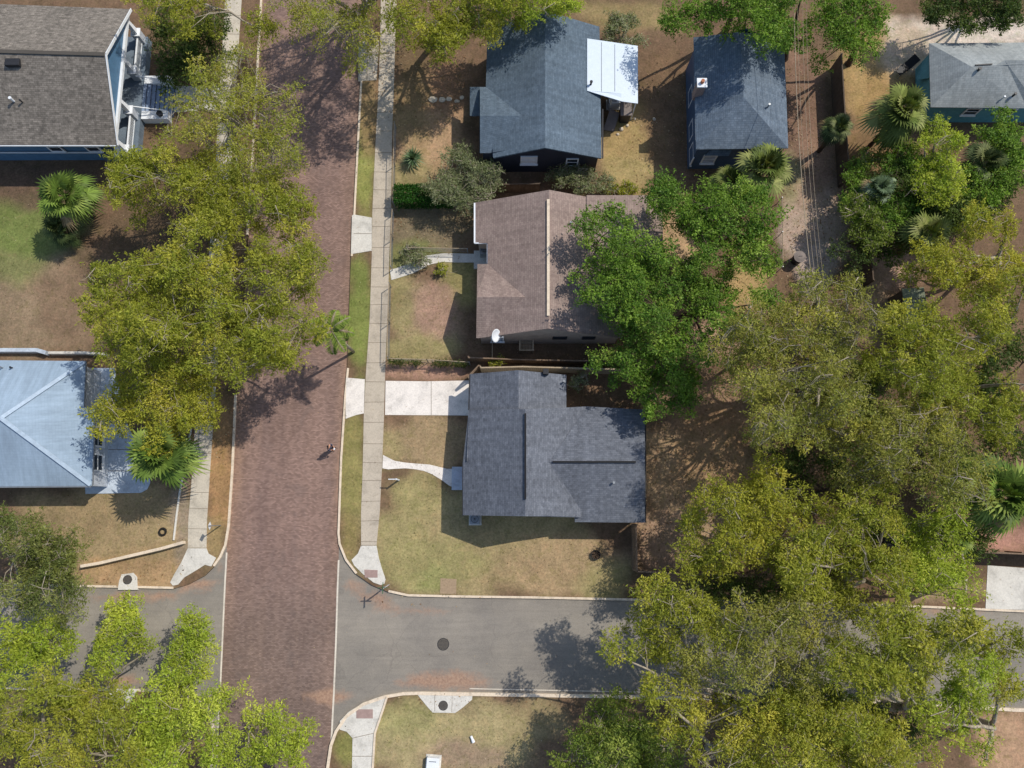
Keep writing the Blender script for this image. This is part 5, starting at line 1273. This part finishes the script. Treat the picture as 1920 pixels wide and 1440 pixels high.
palm(1432,312,60,5,'large fan palm at the corner of the blue house',PY,40)
palm(1368,335,36,3.5,'smaller fan palm below the blue house porch roof',PY,28)
palm(1742,436,54,4.5,'pale fan palm above the golden tree',PY,36)
palm(1880,925,76,6,'largest fan palm, at the right edge of the grove',PG,46)
palm(1850,300,46,4.5,'dark fan palm right of the yellow-green tree',PD,30)
palm(1655,350,34,4,'bluish fan palm left of the yellow-green tree',[(104,124,92),(126,142,112),(86,104,74)],26)
palm(1800,1000,40,4,'fan palm half hidden beneath the largest fan palm',PG,28)
# yucca
p = W(776,303,0); t = thing('yucca', p, 'spiky yucca in the front yard of the slate-blue house', 'plant')
V = []; Cc = []; pal = np.array([lin(*q) for q in ((100,124,88),(128,146,112),(80,104,68))]); b0 = np.array([p.x, p.y, .5])
for i in range(110):
    az = i*2.399; el = R(85 - 95*(i/110)); dv = np.array([math.cos(az)*math.cos(el), math.sin(az)*math.cos(el), math.sin(el)]); s_ = np.cross(dv, [.01,0,1.0]); s_ /= np.linalg.norm(s_)
    L_ = rng.uniform(.9, 1.25); V.append(np.array([b0, b0+dv*L_*.45-s_*.045, b0+dv*L_-[0,0,.15], b0+dv*L_*.45+s_*.045])); Cc.append(pal[rng.integers(0,3)]*rng.uniform(.7,1.3))
V = np.concatenate(V); V[:, 2] = np.maximum(V[:, 2], .03); quads('leaves', V, np.array(Cc), M['palm'], t, tuple(p)); MB().tube([p, p+Vector((0,0,.6))], .1, 8).build('trunk', M['bark_dark'], t)
# slim feather palm by the brick road
p = W(663,660,0); H = 5.6; t = thing('palm_tree', p, 'slim young feather palm leaning over the grass strip by the brick road', 'palm')
top = Vector((p.x-.35, p.y+.3, H)); b = MB(); b.tube([p, p.lerp(top,.35)+Vector((-.02,.02,.1)), p.lerp(top,.7), top], [.13,.1,.09,.08], 9); b.build('trunk', M['bark'], t, True)
V = []; Cc = []; pal = np.array([lin(*q) for q in ((118,138,56),(136,152,66),(98,118,50))]); stem = MB(); tp = np.array(top)
for i in range(11):
    az = i*2.399 + .5; el0 = R([70,58,50,42,36,30,25,20,10,0,-8][i]); L_ = rng.uniform(1.7, 2.5); prev = tp.copy(); pts = [prev]
    for s_ in range(8):
        el = el0 - R(14)*s_; dv = np.array([math.cos(az)*math.cos(el), math.sin(az)*math.cos(el), math.sin(el)]); prev = prev + dv*L_/8; pts.append(prev)
    stem.tube([Vector(q) for q in pts], [.02]*8+[.008], 5)
    for k in range(44):
        u = .12 + .88*k/44; q = np.array(pts[int(u*8)])*(1-(u*8 % 1)) + np.array(pts[min(8, int(u*8)+1)])*(u*8 % 1)
        for sg in (-1, 1):
            sd_ = np.array([-math.sin(az), math.cos(az), 0])*sg; ld = sd_*.75 + np.array([math.cos(az), math.sin(az), 0])*.35 + np.array([0,0,rng.uniform(-.55,.1)]); ld /= np.linalg.norm(ld)
            ll = .52*math.sin(math.pi*min(1, .12+u*.86))+.08; w_ = np.cross(ld, [0,0,1.0])*.028; V.append(np.array([q, q+ld*ll*.5-w_, q+ld*ll, q+ld*ll*.5+w_])); Cc.append(pal[rng.integers(0,3)]*rng.uniform(.8,1.2))
quads('crown', np.concatenate(V), np.array(Cc), M['palm'], t, tuple(p)); stem.build('frond_stem', M['bark'], t)

# ------------------------------------------------------------------ person standing in the brick road
def skin_mesh(name, verts, edges, radii, mat, parent, sub=2):
    me = bpy.data.meshes.new(name); me.from_pydata([tuple(v) for v in verts], edges, []); o = bpy.data.objects.new(name, me); C.objects.link(o)
    s_ = o.modifiers.new('skin', 'SKIN'); s_.use_smooth_shade = True
    for i, r in enumerate(radii): me.skin_vertices[0].data[i].radius = r if hasattr(r, '__len__') else (r, r)
    me.skin_vertices[0].data[0].use_root = True
    o.modifiers.new('sub', 'SUBSURF').levels = sub; o.modifiers['sub'].render_levels = sub
    me.materials.append(mat); o.parent = parent; return o
p = W(625,841,-.11); t = thing('person', p, 'person in grey shirt and dark trousers standing on the brick road, hands together in front', 'person', rz=R(-20))
# local axes: +X is the way the person faces
V = [(0,0,.95),(0,0,1.12),(0,0,1.30),(0,0,1.43),(.01,0,1.50),(.02,0,1.56),
     (0,.17,1.41),(.02,.24,1.16),(.20,.16,1.06),(.27,.09,1.07),
     (0,-.17,1.41),(.02,-.24,1.16),(.20,-.16,1.06),(.27,-.09,1.07),
     (0,.10,.90),(.01,.11,.50),(-.01,.12,.09),(.14,.13,.04),
     (0,-.10,.90),(.03,-.11,.50),(.01,-.12,.09),(.16,-.13,.04)]
E = [(0,1),(1,2),(2,3),(3,4),(4,5),(3,6),(6,7),(7,8),(8,9),(3,10),(10,11),(11,12),(12,13),(0,14),(14,15),(15,16),(16,17),(0,18),(18,19),(19,20),(20,21)]
Rd = [(.14,.11),(.13,.10),(.15,.11),(.12,.09),.055,.05, .065,.05,.038,.028, .065,.05,.038,.028, (.088,.09),.06,.045,.035, (.088,.09),.06,.045,.035]
skin_mesh('body', V, E, Rd, M['skin'], t)
skin_mesh('shirt', [(0,0,.93),(0,0,1.12),(0,0,1.30),(0,0,1.42),(0,.17,1.41),(.02,.24,1.16),(.17,.18,1.075),(0,-.17,1.41),(.02,-.24,1.16),(.17,-.18,1.075)], [(0,1),(1,2),(2,3),(3,4),(4,5),(5,6),(3,7),(7,8),(8,9)], [(.155,.125),(.15,.12),(.17,.13),(.13,.10),.08,.062,.05,.08,.062,.05], M['cloth_grey'], t)
skin_mesh('trousers', [(0,0,.97),(0,.10,.88),(.01,.11,.50),(-.01,.12,.10),(0,-.10,.88),(.03,-.11,.50),(.01,-.12,.10)], [(0,1),(1,2),(2,3),(0,4),(4,5),(5,6)], [(.155,.12),(.10,.10),.075,.06,(.10,.10),.075,.06], M['cloth_dark'], t)
def ball(name, c, s, mat, parent, n=20, m=14, f=None):
    v = []; fc = []
    for i in range(m+1):
        th = math.pi*i/m
        for k in range(n):
            a = 2*math.pi*k/n; q = Vector((math.sin(th)*math.cos(a), math.sin(th)*math.sin(a), math.cos(th)))
            if f: q = f(q)
            v.append((c[0]+q.x*s[0], c[1]+q.y*s[1], c[2]+q.z*s[2]))
    for i in range(m):
        for k in range(n): fc.append((i*n+k, (i+1)*n+k, (i+1)*n+(k+1)%n, i*n+(k+1)%n))
    return build(name, v, fc, mat, parent, True, False)
def headf(q):
    if q.z < -.2: q = Vector((q.x*(1-.2*(-q.z-.2)), q.y*(1-.35*(-q.z-.2)), q.z))
    if q.x > .85 and abs(q.y) < .25 and -.35 < q.z < .1: q = Vector((q.x*1.18, q.y, q.z))
    return q
ball('head', (.03,0,1.63), (.1,.078,.12), M['skin'], t, f=headf)
ball('hair', (.015,0,1.665), (.104,.086,.105), M['hair'], t, f=lambda q: Vector((q.x if q.x < .55 else .55, q.y, max(q.z, -.35 if q.x < .2 else .25))))
for s_ in (-1, 1):
    ball('eye', (.118,.03*s_,1.64), (.012,.014,.009), M['white'], t, 8, 6); ball('ear', (.02,.08*s_,1.63), (.02,.012,.032), M['skin'], t, 8, 6)
    b = s_
    hv = [(.27,.085*b,1.07),(.31,.06*b,1.07)]; he = [(0,1)]; hr2 = [.026,(.038,.02)]
    for k, (oy, ln) in enumerate(((.025,.060),(.008,.068),(-.010,.064),(-.026,.052))):
        i0 = len(hv); y0 = .055*b + oy*b
        hv += [(.335, y0, 1.068),(.335+ln*.6, y0-.004*b, 1.06),(.335+ln, y0-.008*b, 1.045)]; he += [(1,i0),(i0,i0+1),(i0+1,i0+2)]; hr2 += [.0095,.009,.008]
    i0 = len(hv); hv += [(.30,.025*b,1.082),(.33,.012*b,1.088)]; he += [(1,i0),(i0,i0+1)]; hr2 += [.012,.009]
    skin_mesh('hand', hv, he, hr2, M['skin'], t, 1)
    q = [(-.06,.12*s_,.05),(.05,.125*s_,.055),(.17,.13*s_,.04)]; skin_mesh('shoe', q, [(0,1),(1,2)], [.048,.05,.038], M['dark'], t)
b = MB(); b.box(.31,-.07,1.075,.42,.07,1.10); o = build('controller', b.v, b.f, M['white'], None, False); o.location = p; o.rotation_euler = (0,0,R(-20)); o.name = 'remote_controller'
tag(o, 'small pale remote controller held in front of the person', 'controller')
print('leaf faces', TOTAL[0], 'objects', len(bpy.data.objects))
